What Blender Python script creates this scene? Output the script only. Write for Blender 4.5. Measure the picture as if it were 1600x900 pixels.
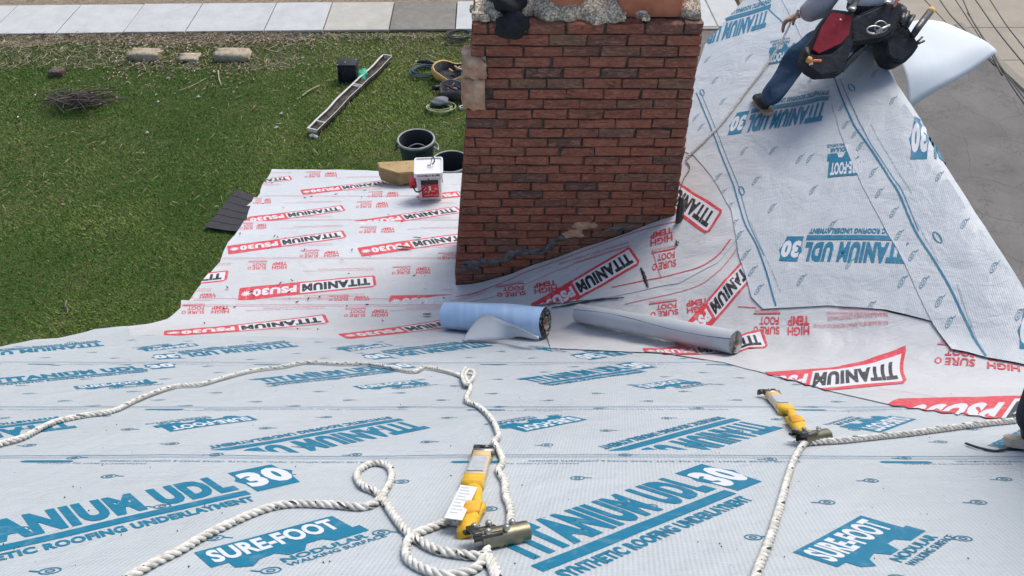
import bpy, bmesh, math, random
import numpy as np
from mathutils import Vector, Matrix
for o in list(bpy.data.objects): bpy.data.objects.remove(o, do_unlink=True)
SC = bpy.context.scene; COL = SC.collection
R = math.radians
random.seed(7)
# ---------------------------------------------------------------- camera, sky, sun, exposure
CAMZ = 6.9; PITCH = R(43.8); F = 1200.0
cam = bpy.data.cameras.new('camera'); camo = bpy.data.objects.new('camera', cam); COL.objects.link(camo)
camo.location = (0, 0, CAMZ); camo.rotation_euler = (math.pi/2 - PITCH, 0, 0)
cam.sensor_width = 36; cam.lens = 36*F/1600; cam.clip_start = .05; cam.clip_end = 600
SC.camera = camo
w = bpy.data.worlds.new('World'); SC.world = w; w.use_nodes = True
nt = w.node_tree; bg = nt.nodes['Background']
sky = nt.nodes.new('ShaderNodeTexSky'); sky.sky_type = 'NISHITA'; sky.sun_disc = False
SUN_EL, SUN_AZ = 52, 35      # azimuth measured clockwise from +Y
sky.sun_elevation = R(SUN_EL); sky.sun_rotation = R(SUN_AZ); sky.air_density = 1.0; sky.dust_density = 3.0; sky.ozone_density = 1.0
nt.links.new(sky.outputs[0], bg.inputs[0]); bg.inputs[1].default_value = .14
sl = bpy.data.lights.new('sun', 'SUN'); slo = bpy.data.objects.new('sun', sl); COL.objects.link(slo)
sl.energy = 1.5; sl.angle = R(30); sl.color = (1, .96, .9)
slo.rotation_euler = (R(90-SUN_EL), 0, R(180-SUN_AZ)); slo.location = (0, 0, 30)
SC.view_settings.view_transform = 'Standard'; SC.view_settings.look = 'None'
SC.view_settings.exposure = 0.52; SC.view_settings.gamma = 1
SC.render.engine = 'CYCLES'
SC.render.resolution_x = 1024; SC.render.resolution_y = 576

# ---------------------------------------------------------------- place geometry (photo pixel -> place)
cp, sp = math.cos(PITCH), math.sin(PITCH)
def ray(u, v):
    s = (v-450)/F
    return np.array([(u-800)/F, cp - s*sp, -sp - s*cp])
def at_depth(u, v, k): return Vector(ray(u, v)*k) + Vector((0, 0, CAMZ))
def at_z(u, v, z=0.0):
    d = ray(u, v); k = (z-CAMZ)/d[2]; return Vector((d[0]*k, d[1]*k, z))
def at_y(u, v, y):
    d = ray(u, v); k = y/d[1]; return Vector((d[0]*k, y, d[2]*k+CAMZ))
# profile of the main roof and the lower kick, at the middle of the frame
PT = [(1300, .7316), (1049, 1.0), (900, 1.279), (865, 1.368), (800, 1.572), (712, 1.97), (662, 2.33), (612, 2.93), (573, 3.55),
      (540, 4.15), (515, 4.62), (490, 4.92), (445, 5.25), (372, 6.0), (290, 7.27), (255, 7.95)]
pY = []; pZ = []
for v, z in PT:
    s = (v-450)/F; pY.append(z*(cp - s*sp)); pZ.append(-z*(sp + s*cp))
pY = np.array(pY); pZ = np.array(pZ)
# smooth resample
yy = np.linspace(pY[0], pY[-1], 600); zz = np.interp(yy, pY, pZ)
ker = np.hanning(61); ker /= ker.sum()
zp = np.concatenate([zz[0] - (zz[1]-zz[0])*np.arange(30, 0, -1), zz, zz[-1] + (zz[-1]-zz[-2])*np.arange(1, 31)])
zz = np.convolve(zp, ker, 'valid')
sl0 = (zz[1]-zz[0])/(yy[1]-yy[0]); sl1 = (zz[-1]-zz[-2])/(yy[-1]-yy[-2])
yy = np.concatenate([[yy[0]-2], yy, [yy[-1]+2]]); zz = np.concatenate([[zz[0]-2*sl0], zz, [zz[-1]+2*sl1]])
tt = np.concatenate([[0], np.cumsum(np.hypot(np.diff(yy), np.diff(zz)))])
def HL(Y): return np.interp(Y, yy, zz)
def Y_of_t(t): return np.interp(t, tt, yy)
def t_of_Y(Y): return np.interp(Y, yy, tt)
def Xr(Y): return 2.235 + .056*(Y-2.445) + .035*np.clip(3.3-Y, 0, 1.2)
G0, GS = -3.4975, .48
CH_Y = 3.776; CH_L = -.392; CH_R = 1.0
def smax(a, b, k):
    h = np.clip(.5 + .5*(b-a)/k, 0, 1)
    return a*(1-h) + b*h + k*h*(1-h)
rs = np.random.RandomState(3)
WV = [(rs.uniform(0, 2*np.pi), rs.uniform(0, 6.28), rs.uniform(.7, 1.4)) for _ in range(24)]
def sno(X, Y, f, i0, n=5):
    r = 0
    for i in range(n):
        a, ph, m = WV[(i0+i) % 24]
        r = r + np.sin(f*m*(X*np.cos(a) + Y*np.sin(a)) + ph + 1.3*np.sin(f*.6*(X*np.sin(a) - Y*np.cos(a)) + ph*2))
    return r/n
CRE = []
def hitG(u, v):
    d = ray(u, v); k = G0/(d[2] - GS*d[0]); return np.array([d[0]*k, d[1]*k])
def crease(a, b, wd, am): CRE.append((np.array(a), np.array(b), wd, am))
def roof(X, Y, wr=True):
    X = np.asarray(X, float); Y = np.asarray(Y, float)
    hl = HL(Y)
    xr = Xr(Y); hg = G0 + GS*np.minimum(X, xr) - .25*np.clip(X-xr, 0, .045) - 2.6*np.clip(X-xr-.045, 0, 9)
    hg = hg - 3*np.clip((-.42 - X)/.3, 0, 1) - 3*np.clip((.3-X)/.3, 0, 1)*np.clip((Y-CH_Y-.03)/.15, 0, 1)
    # soft ridge
    h = smax(hl, hg, .10 + .12*np.clip(X, 0, 2.2)/2.2)
    if wr:
        g = np.clip((hg-hl)/.15 + .3, 0, 1)
        h = h + .0050*sno(X, Y, 5, 0) + .0016*np.abs(sno(X*1.3, Y, 17, 5)) + .0024*sno(X, Y*1.8, 14, 6) + .0012*sno(X+.5*Y, Y, 33, 14) + g*(.005*sno(X+.4*Y, Y, 9, 12) + .0016*sno(X, Y, 26, 3))
        vv = np.exp(-((hg-hl)/.22)**2)*np.clip(X+.5, 0, 1)
        h = h + vv*(.016*np.abs(sno(X*1.6, Y*.6, 14, 9)) + .004*sno(X, Y, 34, 2))
        for a, b, wd, am in CRE:
            ab = b-a; L2 = ab@ab
            tq = np.clip(((X-a[0])*ab[0] + (Y-a[1])*ab[1])/L2, 0, 1)
            d2 = (X-a[0]-tq*ab[0])**2 + (Y-a[1]-tq*ab[1])**2
            h = h + am*np.exp(-d2/wd**2)*np.sin(np.pi*np.clip(tq*.9+.05, 0, 1))
    return h + CAMZ
def hit(u, v, off=0.0):
    d = ray(u, v); k = .8; 
    for _ in range(4000):
        p = d*k
        if p[2]+CAMZ < float(roof(p[0], p[1], False)) + off: break
        k += .004
    return Vector((d[0]*k, d[1]*k, float(roof(d[0]*k, d[1]*k)) + off))
def rnormal(x, y):
    e = .03; zx = (roof(x+e, y, False)-roof(x-e, y, False))/(2*e); zy = (roof(x, y+e, False)-roof(x, y-e, False))/(2*e)
    return Vector((-float(zx), -float(zy), 1)).normalized()

# ---------------------------------------------------------------- tagging and building helpers
ORG = {}
def tag(o, label=None, cat=None, group=None, kind=None):
    if label: o['label'] = label
    if cat: o['category'] = cat
    if group: o['group'] = group
    if kind: o['kind'] = kind
    return o
def thing(name, loc, label=None, cat=None, group=None, kind=None):
    o = bpy.data.objects.new(name, None); o.empty_display_size = .1; COL.objects.link(o); o.location = loc
    ORG[o.name] = Vector(loc); return tag(o, label, cat, group, kind)
def link_mesh(name, me, parent=None, loc=None):
    o = bpy.data.objects.new(name, me); COL.objects.link(o)
    if parent is not None:
        o.parent = parent; ORG[o.name] = ORG[parent.name]
    else:
        o.location = loc; ORG[o.name] = Vector(loc)
    return o
def build(name, V, Fc, mats, parent=None, smooth=False, uv=None, mi=None, origin=None):
    """V in place coordinates; one mesh object, origin at its parent's base or at its own foot"""
    V = np.array([tuple(v) for v in V], dtype=float) if not isinstance(V, np.ndarray) else V
    if parent is not None: org = ORG[parent.name]
    elif origin is not None: org = Vector(origin)
    else: org = Vector(((V[:, 0].min()+V[:, 0].max())/2, (V[:, 1].min()+V[:, 1].max())/2, V[:, 2].min()))
    me = bpy.data.meshes.new(name)
    me.from_pydata((V - np.array(org)).tolist(), [], [list(f) for f in Fc])
    if not isinstance(mats, (list, tuple)): mats = [mats]
    for m in mats: me.materials.append(m)
    if mi is not None: me.polygons.foreach_set('material_index', mi)
    if smooth: me.polygons.foreach_set('use_smooth', [True]*len(me.polygons))
    if uv is not None:
        l = me.uv_layers.new(name='UVMap'); idx = np.zeros(len(me.loops), dtype=np.int32); me.loops.foreach_get('vertex_index', idx)
        l.data.foreach_set('uv', np.asarray(uv)[idx].astype(np.float32).ravel())
    me.update()
    return link_mesh(name, me, parent, org)
class MB:
    def __init__(s): s.V = []; s.F = []; s.M = []
    def add(s, V, Fc, m=0):
        n = len(s.V); s.V += [tuple(v) for v in V]; s.F += [[i+n for i in f] for f in Fc]; s.M += [m]*len(Fc); return s
    def box(s, c, d, mat=None, m=0, bev=0):
        x, y, z = d[0]/2, d[1]/2, d[2]/2
        if bev:
            bm = bmesh.new(); bmesh.ops.create_cube(bm, size=1)
            for v in bm.verts: v.co = (v.co.x*d[0], v.co.y*d[1], v.co.z*d[2])
            bmesh.ops.bevel(bm, geom=bm.edges[:], offset=bev, segments=2, affect='EDGES', profile=.5)
            V = [v.co.copy() for v in bm.verts]; Fc = [[v.index for v in f.verts] for f in bm.faces]; bm.free()
        else:
            V = [Vector(p) for p in ((-x,-y,-z),(x,-y,-z),(x,y,-z),(-x,y,-z),(-x,-y,z),(x,-y,z),(x,y,z),(-x,y,z))]
            Fc = [(0,3,2,1),(4,5,6,7),(0,1,5,4),(1,2,6,5),(2,3,7,6),(3,0,4,7)]
        if mat is not None: V = [mat @ v for v in V]
        c = Vector(c); return s.add([v+c for v in V], Fc, m)
    def tube(s, P, r, n=8, m=0, cap=True, flat=1.0, up=None):
        P = [Vector(p) for p in P]; rr = r if isinstance(r, (list, tuple)) else [r]*len(P)
        V = []; prev = None
        for i, p in enumerate(P):
            t = (P[min(i+1, len(P)-1)] - P[max(i-1, 0)]).normalized()
            if prev is None:
                a = Vector(up) if up else (Vector((0,0,1)) if abs(t.z) < .9 else Vector((1,0,0)))
            else: a = prev
            b = t.cross(a).normalized(); a = b.cross(t).normalized(); prev = a
            for k in range(n):
                th = 2*math.pi*k/n; V.append(p + (a*math.sin(th)*flat + b*math.cos(th))*rr[i])
        Fc = []
        for i in range(len(P)-1):
            for k in range(n):
                k2 = (k+1) % n; Fc.append((i*n+k, i*n+k2, (i+1)*n+k2, (i+1)*n+k))
        if cap: Fc.append(tuple(range(n))[::-1]); Fc.append(tuple((len(P)-1)*n+k for k in range(n)))
        return s.add(V, Fc, m)
    def lathe(s, c, prof, n=24, m=0, mat=None, sx=1, sy=1):
        V = []; 
        for r_, z_ in prof:
            for k in range(n):
                a = 2*math.pi*k/n; V.append(Vector((r_*math.cos(a)*sx, r_*math.sin(a)*sy, z_)))
        Fc = [(i*n+k, i*n+(k+1) % n, (i+1)*n+(k+1) % n, (i+1)*n+k) for i in range(len(prof)-1) for k in range(n)]
        if mat is not None: V = [mat @ v for v in V]
        c = Vector(c); return s.add([v+c for v in V], Fc, m)
    def build(s, name, mats, parent=None, smooth=False, origin=None):
        return build(name, s.V, s.F, mats, parent, smooth, None, s.M, origin)
def smooth_path(P, n=10):
    P = [Vector(p) for p in P]; out = []
    for i in range(len(P)-1):
        a = P[max(i-1, 0)]; b = P[i]; c = P[i+1]; d = P[min(i+2, len(P)-1)]
        for j in range(n):
            t = j/n
            out.append(.5*((2*b) + (c-a)*t + (2*a-5*b+4*c-d)*t*t + (3*b-a-3*c+d)*t**3))
    out.append(P[-1]); return out

# ---------------------------------------------------------------- materials
def mat(name, col=(.5,.5,.5), rough=.6, metal=0, spec=.5):
    m = bpy.data.materials.new(name); m.use_nodes = True
    b = m.node_tree.nodes['Principled BSDF']; b.inputs['Base Color'].default_value = (*col, 1)
    b.inputs['Roughness'].default_value = rough; b.inputs['Metallic'].default_value = metal
    b.inputs['Specular IOR Level'].default_value = spec
    return m
class NT:
    def __init__(s, m): s.t = m.node_tree; s.b = s.t.nodes['Principled BSDF']
    def n(s, ty, **k):
        x = s.t.nodes.new('ShaderNode'+ty)
        for a, v in k.items():
            if a in x.inputs.keys() if hasattr(x.inputs, 'keys') else False: x.inputs[a].default_value = v
            else: setattr(x, a, v)
        return x
    def l(s, a, b): s.t.links.new(a, b)
    def coord(s, kind='Object', scale=(1,1,1), rot=(0,0,0), loc=None):
        c = s.n('TexCoord'); mp = s.n('Mapping'); mp.inputs['Scale'].default_value = scale; mp.inputs['Rotation'].default_value = rot
        s.l(c.outputs[kind], mp.inputs['Vector'])
        if loc is not None: s.l(loc, mp.inputs['Location'])
        return mp.outputs[0]
    def noise(s, vec, sc, det=4, rough=.55, dist=0):
        x = s.n('TexNoise'); x.inputs['Scale'].default_value = sc; x.inputs['Detail'].default_value = det
        x.inputs['Roughness'].default_value = rough; x.inputs['Distortion'].default_value = dist
        if vec is not None: s.l(vec, x.inputs['Vector'])
        return x.outputs['Fac']
    def ramp(s, fac, stops, interp='LINEAR'):
        x = s.n('ValToRGB'); x.color_ramp.interpolation = interp; e = x.color_ramp.elements
        while len(e) > 1: e.remove(e[0])
        e[0].position = stops[0][0]; e[0].color = (*stops[0][1], 1)
        for p, c in stops[1:]:
            q = e.new(p); q.color = (*c, 1)
        s.l(fac, x.inputs[0]); return x.outputs[0]
    def mix(s, f, a, b, mode='MIX'):
        x = s.n('Mix'); x.data_type = 'RGBA'; x.blend_type = mode
        if isinstance(f, (int, float)): x.inputs[0].default_value = f
        else: s.l(f, x.inputs[0])
        for q, i in ((a, 6), (b, 7)):
            if isinstance(q, tuple): x.inputs[i].default_value = (*q, 1)
            else: s.l(q, x.inputs[i])
        return x.outputs[2]
    def math(s, op, a, b=0.0):
        x = s.n('Math'); x.operation = op
        for q, i in ((a, 0), (b, 1)):
            if isinstance(q, (int, float)): x.inputs[i].default_value = q
            else: s.l(q, x.inputs[i])
        return x.outputs[0]
    def bump(s, h, st=.5, dist=.01, chain=None):
        x = s.n('Bump'); x.inputs['Strength'].default_value = st; x.inputs['Distance'].default_value = dist
        s.l(h, x.inputs['Height'])
        if chain is not None: s.l(chain, x.inputs['Normal'])
        s.l(x.outputs[0], s.b.inputs['Normal']); return x.outputs[0]
    def base(s, c): s.l(c, s.b.inputs['Base Color'])
def g3(x): return (x, x, x)
def noisy(name, c1, c2, scale=8, rough=.7, bump=.3, bd=.01, bs=None, metal=0, det=5, spec=.4):
    m = mat(name, c1, rough, metal, spec); N = NT(m); v = N.coord()
    f = N.noise(v, scale, det); N.base(N.ramp(f, [(.35, c1), (.65, c2)]))
    if bump: N.bump(N.noise(v, bs or scale*3, 4), bump, bd)
    return m
def sheet_mat(name, c, rib=True, dirt=.75, ribang=.14, tone=None):
    m = mat(name, c, .52, 0, .45); N = NT(m)
    uv = N.coord('UV'); 
    big = N.noise(uv, 1.3, 5, .6); mid = N.noise(uv, 7, 6, .65, .6); 
    smud = N.noise(N.coord('UV', scale=(1, 4, 1)), 5, 6, .7, 1.2)
    c2 = tuple(x*.90 for x in c)
    col = N.ramp(big, [(.35, c2), (.65, c)])
    col = N.mix(N.math('MULTIPLY', N.ramp(mid, [(.52, (0,0,0)), (.72, (1,1,1))]), .28), col, (c[0]*.80, c[1]*.80, c[2]*.79))
    col = N.mix(N.math('MULTIPLY', N.ramp(smud, [(.58, (0,0,0)), (.74, (1,1,1))]), dirt*.55), col, (.40, .37, .33))
    sp_ = N.noise(uv, 60, 2, .5); col = N.mix(N.math('MULTIPLY', N.ramp(sp_, [(.73, (0,0,0)), (.76, (1,1,1))]), dirt*.6), col, (.25, .23, .21))
    # woven nodules
    def wave(ang, sc):
        x = N.n('TexWave'); x.wave_type = 'BANDS'; x.bands_direction = 'X'; x.inputs['Scale'].default_value = sc
        x.inputs['Distortion'].default_value = .25; x.inputs['Detail Scale'].default_value = .5
        N.l(N.coord('UV', rot=(0, 0, ang)), x.inputs['Vector']); return x.outputs['Fac']
    cre = N.noise(N.coord('UV', scale=(1.0, 2.2, 1)), 9, 5, .6, .8)
    fine = N.noise(uv, 45, 3, .6)
    b = N.bump(N.noise(uv, 3.2, 4, .55, .7), .65, .03); b = N.bump(cre, .45, .014, b)
    b = N.bump(fine, .12, .003, b)
    if rib:
        wa = wave(ribang, 36.0); wb = wave(ribang-1.57, 27.0)
        wv = N.math('MULTIPLY', wa, N.math('ADD', N.math('MULTIPLY', wb, .45), .55))
        col = N.mix(N.math('MULTIPLY', wv, .38), col, (c[0]*.62, c[1]*.64, c[2]*.68))
        N.bump(wv, .35, .0015, b)
    N.base(col)
    rr = N.n('MapRange'); N.l(mid, rr.inputs[0]); rr.inputs[3].default_value = .38; rr.inputs[4].default_value = .62; N.l(rr.outputs[0], N.b.inputs['Roughness'])
    return m
def ink_mat(name, c, wear=.10):
    m = mat(name, c, .5, 0, .4); N = NT(m); v = N.coord()
    f = N.noise(v, 40, 5, .7); g = N.noise(v, 5, 4, .6)
    k = N.math('MULTIPLY', N.ramp(f, [(.52, g3(0)), (.66, g3(1))]), wear)
    col = N.mix(k, c, (.62, .66, .70)); col = N.mix(N.math('MULTIPLY', g, .3), col, tuple(x*.8 for x in c)); N.base(col)
    N.bump(N.noise(v, 30, 3), .15, .004); return m
M = {}
M['blue_sheet'] = sheet_mat('blue_white_underlayment', (.47, .51, .53))
M['gable_sheet'] = sheet_mat('blue_white_underlayment_gable', (.51, .55, .57), dirt=.35, ribang=.2)
M['red_sheet'] = sheet_mat('grey_white_membrane', (.52, .53, .54), rib=False, dirt=.8)
M['porch_sheet'] = sheet_mat('pale_membrane', (.53, .555, .58), rib=False, dirt=.9)
M['blue'] = ink_mat('blue_ink', (.002, .155, .265))
M['navy'] = ink_mat('small_print_blue', (.03, .16, .26), .4)
M['line'] = ink_mat('faint_line_blue', (.10, .24, .36), .5)
M['red'] = ink_mat('red_ink', (.58, .045, .06), .3)
M['pink'] = ink_mat('small_red_print', (.56, .12, .14), .5)
M['black'] = ink_mat('black_ink', (.018, .018, .022), .2)
M['white'] = ink_mat('white_knockout', (.60, .62, .64), .1)

# ---------------------------------------------------------------- sheets
def cut_grid(bm, sx, sy):
    xs = [v.co.x for v in bm.verts]; ys = [v.co.y for v in bm.verts]
    for lo, hi, st, ax in ((min(xs), max(xs), sx, 0), (min(ys), max(ys), sy, 1)):
        k = math.floor(lo/st)+1
        while k*st < hi:
            co = [0, 0, 0]; co[ax] = k*st; no = [0, 0, 0]; no[ax] = 1
            bmesh.ops.bisect_plane(bm, geom=bm.verts[:]+bm.edges[:]+bm.faces[:], plane_co=co, plane_no=no, dist=1e-6)
            k += 1
def jitter_poly(P, step=.12, amp=.008, seed=0):
    r = random.Random(seed); out = []
    for i in range(len(P)):
        a = Vector(P[i]); b = Vector(P[(i+1) % len(P)]); L = (b-a).length; n = max(1, int(L/step))
        nn = Vector((-(b-a).y, (b-a).x)).normalized()
        for j in range(n):
            q = a.lerp(b, j/n)
            if j: q = q + nn*r.uniform(-amp, amp)
            out.append(q)
    return out
def inpoly(x, y, P):
    c = False; n = len(P); j = n-1
    for i in range(n):
        xi, yi = P[i]; xj, yj = P[j]
        if (yi > y) != (yj > y) and x < (xj-xi)*(y-yi)/(yj-yi)+xi: c = not c
        j = i
    return c
SHEETS = {}
def sheet(key, P, off, m, label, group=None, step=(.04, .03), amp=.008, mode='L', seed=1, curl=0.0):
    P = [Vector((p[0], p[1])) for p in P]
    PP = jitter_poly(P, .12, amp, seed)
    bm = bmesh.new(); vs = [bm.verts.new((p.x, p.y, 0)) for p in PP]; bm.faces.new(vs)
    cut_grid(bm, *step)
    bmesh.ops.remove_doubles(bm, verts=bm.verts[:], dist=1e-5)
    bm.normal_update()
    for f in bm.faces:
        if f.normal.z < 0: f.normal_flip()
    bm.verts.index_update()
    A = np.array([(v.co.x, v.co.y) for v in bm.verts]); Fc = [[v.index for v in f.verts] for f in bm.faces]
    bnd = np.array([v.is_boundary for v in bm.verts]); bm.free()
    z = roof(A[:, 0], A[:, 1]) + off
    if curl: z = z + bnd*curl*(.5+.5*sno(A[:, 0], A[:, 1], 9, 4))
    uv = np.stack([A[:, 0], t_of_Y(A[:, 1])], 1) if mode == 'L' else np.stack([A[:, 0]*1.109, A[:, 1]], 1)
    o = build('underlayment_sheet', np.column_stack([A, z]), Fc, m, None, True, uv)
    md = o.modifiers.new('thickness', 'SOLIDIFY'); md.thickness = .0012; md.offset = -1
    es = o.modifiers.new('crisp_rim', 'EDGE_SPLIT'); es.split_angle = R(35)
    tag(o, label, 'roofing sheet', group)
    SHEETS[key] = (o, off, [(p.x, p.y) for p in PP]); return o
_tc = {}
def text_geo(s, bold=.03, space=None, italic=0.0):
    space = space or (1.0 + max(0, bold-.03)*3.6)
    k = (s, bold, space)
    if k in _tc: return _tc[k]
    c = bpy.data.curves.new('t', 'FONT'); c.body = s; c.offset = bold; c.space_character = space; c.resolution_u = 3; c.fill_mode = 'FRONT'
    o = bpy.data.objects.new('t', c); COL.objects.link(o); bpy.context.view_layer.update()
    me = bpy.data.meshes.new_from_object(o.evaluated_get(bpy.context.evaluated_depsgraph_get()))
    V = np.array([v.co[:2] for v in me.vertices]); Fc = [list(p.vertices) for p in me.polygons]
    bpy.data.objects.remove(o); bpy.data.curves.remove(c); bpy.data.meshes.remove(me)
    V = V - V.min(0); V = V/V.max(0)
    _tc[k] = (V, Fc); return _tc[k]
class Print:
    """flat print gathered in local units, then laid on a sheet"""
    def __init__(s): s.items = []
    def txt(s, t, x0, y0, x1, y1, m, lay=0, bold=.03, sk=0.0):
        V, Fc = text_geo(t, bold); V = V*np.array([x1-x0, y1-y0]); V[:, 0] += sk*V[:, 1]; s.items.append((V+np.array([x0, y0]), Fc, m, lay)); return s
    def poly(s, P, m, lay=0): s.items.append((np.array(P, float), [list(range(len(P)))], m, lay)); return s
    def rect(s, x0, y0, x1, y1, m, lay=0): return s.poly([(x0,y0),(x1,y0),(x1,y1),(x0,y1)], m, lay)
    def ring(s, cx, cy, rx, ry, w_, m, lay=0, n=10):
        a = [(cx+rx*math.cos(6.2832*i/n), cy+ry*math.sin(6.2832*i/n)) for i in range(n)]
        b = [(cx+(rx-w_)*math.cos(6.2832*i/n), cy+(ry-w_)*math.sin(6.2832*i/n)) for i in range(n)]
        s.items.append((np.array(a+b), [[i, (i+1) % n, n+(i+1) % n, n+i] for i in range(n)], m, lay)); return s
def affine(p00, p10, p01, hx=1.0, hy=1.0):
    p00, p10, p01 = (np.array(p[:2], float) for p in (p00, p10, p01))
    ex = (p10-p00)/hx; ey = (p01-p00)/hy
    return lambda V: p00 + V[:, :1]*ex + V[:, 1:2]*ey
def frameL(X, t, ang, sc, flip=False):
    """local -> (X, arc length) -> plan"""
    a = R(ang + (180 if flip else 0)); c, s_ = math.cos(a)*sc, math.sin(a)*sc
    def f(V):
        x = X + V[:, 0]*c - V[:, 1]*s_; t_ = t + V[:, 0]*s_ + V[:, 1]*c
        return np.column_stack([x, Y_of_t(t_)])
    return f
ACC = {}
def lay(key, pr, fn, step=.03, name='printed_logo', join=False, clip=True):
    o, off, poly = SHEETS[key]; mats = []; bmT = bmesh.new(); lays = []
    for V, Fc, m, lv in pr.items:
        P = fn(V); bm = bmesh.new(); vs = [bm.verts.new((p[0], p[1], 0)) for p in P]
        for f in Fc:
            try: bm.faces.new([vs[i] for i in f])
            except ValueError: pass
        if step: cut_grid(bm, step, step)
        if m not in mats: mats.append(m)
        mi = mats.index(m)
        for f in bm.faces: f.normal_update()
        bm.verts.index_update()
        n0 = len(lays)
        nv = [bmT.verts.new(v.co) for v in bm.verts]; lays += [lv]*len(nv)
        for f in bm.faces:
            if clip:
                c = f.calc_center_median()
                if not inpoly(c.x, c.y, poly): continue
            q = [nv[v.index] for v in f.verts]
            if f.normal.z < 0: q = q[::-1]
            try: nf = bmT.faces.new(q); nf.material_index = mi
            except ValueError: pass
        bm.free()
    if not len(bmT.faces): bmT.free(); return None
    lays = np.array(lays); bmT.verts.index_update()
    A = np.array([v.co[:2] for v in bmT.verts]); Fc = [[v.index for v in f.verts] for f in bmT.faces]; MI = [f.material_index for f in bmT.faces]; bmT.free()
    z = roof(A[:, 0], A[:, 1]) + off + (.0029 if key[0] in 'VG' else .0012) + lays*(.0008 if key[0] in 'VG' else .0005)
    used = np.unique(np.concatenate([np.array(f) for f in Fc])); rem = -np.ones(len(A), int); rem[used] = np.arange(len(used))
    V3 = np.column_stack([A, z])[used]; Fc = [[int(rem[i]) for i in f] for f in Fc]
    if join:
        a = ACC.setdefault(key, [[], [], [], []]); n = sum(len(q) for q in a[0]); a[0].append(V3); a[1] += [[i+n for i in f] for f in Fc]
        for q in MI:
            if mats[q] not in a[3]: a[3].append(mats[q])
            a[2].append(a[3].index(mats[q]))
        return None
    return build(name, V3, Fc, [M[k] for k in mats], o, True, None, MI)
def flush_small():
    for key, a in ACC.items():
        o = SHEETS[key][0]
        q = build('small_print', np.concatenate(a[0]), a[1], [M[k] for k in a[3]], o, True, None, a[2]); tag(q, kind='stuff')
# ---------------------------------------------------------------- roof surface: sheets of underlayment
def hp(u, v): 
    h = hit(u, v); return (h.x, h.y)
for a, b, wd, am in [((1100,300),(1190,420),.05,.008), ((1085,400),(1150,330),.05,.014), ((1215,250),(1140,300),.05,.008),
                     ((1330,120),(1380,300),.04,.006), ((1390,180),(1440,330),.035,.006), ((1250,110),(1300,200),.03,.010),
                     ((1450,300),(1540,470),.03,.006), ((1220,430),(1400,440),.05,.005), ((1480,330),(1560,540),.03,.005)]:
    crease(hitG(*a), hitG(*b), wd, am)
for a, b, wd, am in [((705,475),(860,425),.03,.010), ((1000,470),(1100,420),.035,.012), ((880,470),(1010,450),.03,.008), ((1170,500),(1190,590),.03,.016),
                     ((1250,500),(1300,560),.03,.012), ((1060,400),(1150,380),.04,.012), ((1100,430),(1165,470),.035,.012), ((1420,520),(1600,600),.05,.010)]:
    crease(hp(*a), hp(*b), wd, am)
XL, XRR = -2.75, 3.6
def Yv(v): return hit(800, v).y if v < 860 else np.interp(v, [860, 1300], [.7, .2])
yC0, yC1, yC2, yC3 = Yv(712), Yv(637), Yv(567), Yv(531)
rake = [hp(*q) for q in ((0,541),(56,533),(60,539),(92,531),(150,517),(200,512),(232,508),(270,496))]
grpN = 'blue printed underlayment courses on the near roof slope'
xl = [-2.62, -2.66, -2.7]
sheet('C3', [rake[3], rake[4], rake[5], (-2.18, Yv(527)), (-1.5, Yv(528)), (-.9, Yv(532)), (-.3, Yv(537)), (.2, Yv(544)), (.8, Yv(549)), (1.15, Yv(560)), (1.5, Yv(590)), (2.6, Yv(590)), (2.6, yC2-.1), (-2.8, yC2-.1), (rake[1])],
      .0125, M['blue_sheet'], 'farthest narrow course of blue printed underlayment, meeting the red printed membrane below it', grpN, amp=.01, seed=2, curl=.004)
sheet('C2', [(-2.72, yC2+.01), (-1.2, yC2-.01), (.4, yC2+.005), (1.3, yC2), (1.55, yC2-.2), (2.5, yC2-.2), (2.6, yC1-.1), (-2.78, yC1-.1)], .0148, M['blue_sheet'],
      'third course of blue printed underlayment from the camera, under the far stretch of rope', grpN, seed=3, curl=.001)
sheet('C1', [(-2.76, yC1), (-1, yC1+.012), (.6, yC1-.008), (2, yC1-.01), (2.9, yC1-.05), (2.9, yC0-.1), (-2.8, yC0-.1)], .0171, M['blue_sheet'],
      'second course of blue printed underlayment, printed upside down, where the right rope grab lies', grpN, seed=4, curl=.001)
sheet('C0', [(-2.8, yC0), (-1.4, yC0+.012), (-.4, yC0-.006), (.5, yC0+.01), (1.6, yC0), (3.4, yC0-.02), (3.4, -.35), (-2.8, -.35)], .0194, M['blue_sheet'],
      'nearest wide course of blue printed underlayment with the largest upright lettering', grpN, step=(.03, .02), seed=5, curl=.001)
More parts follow.
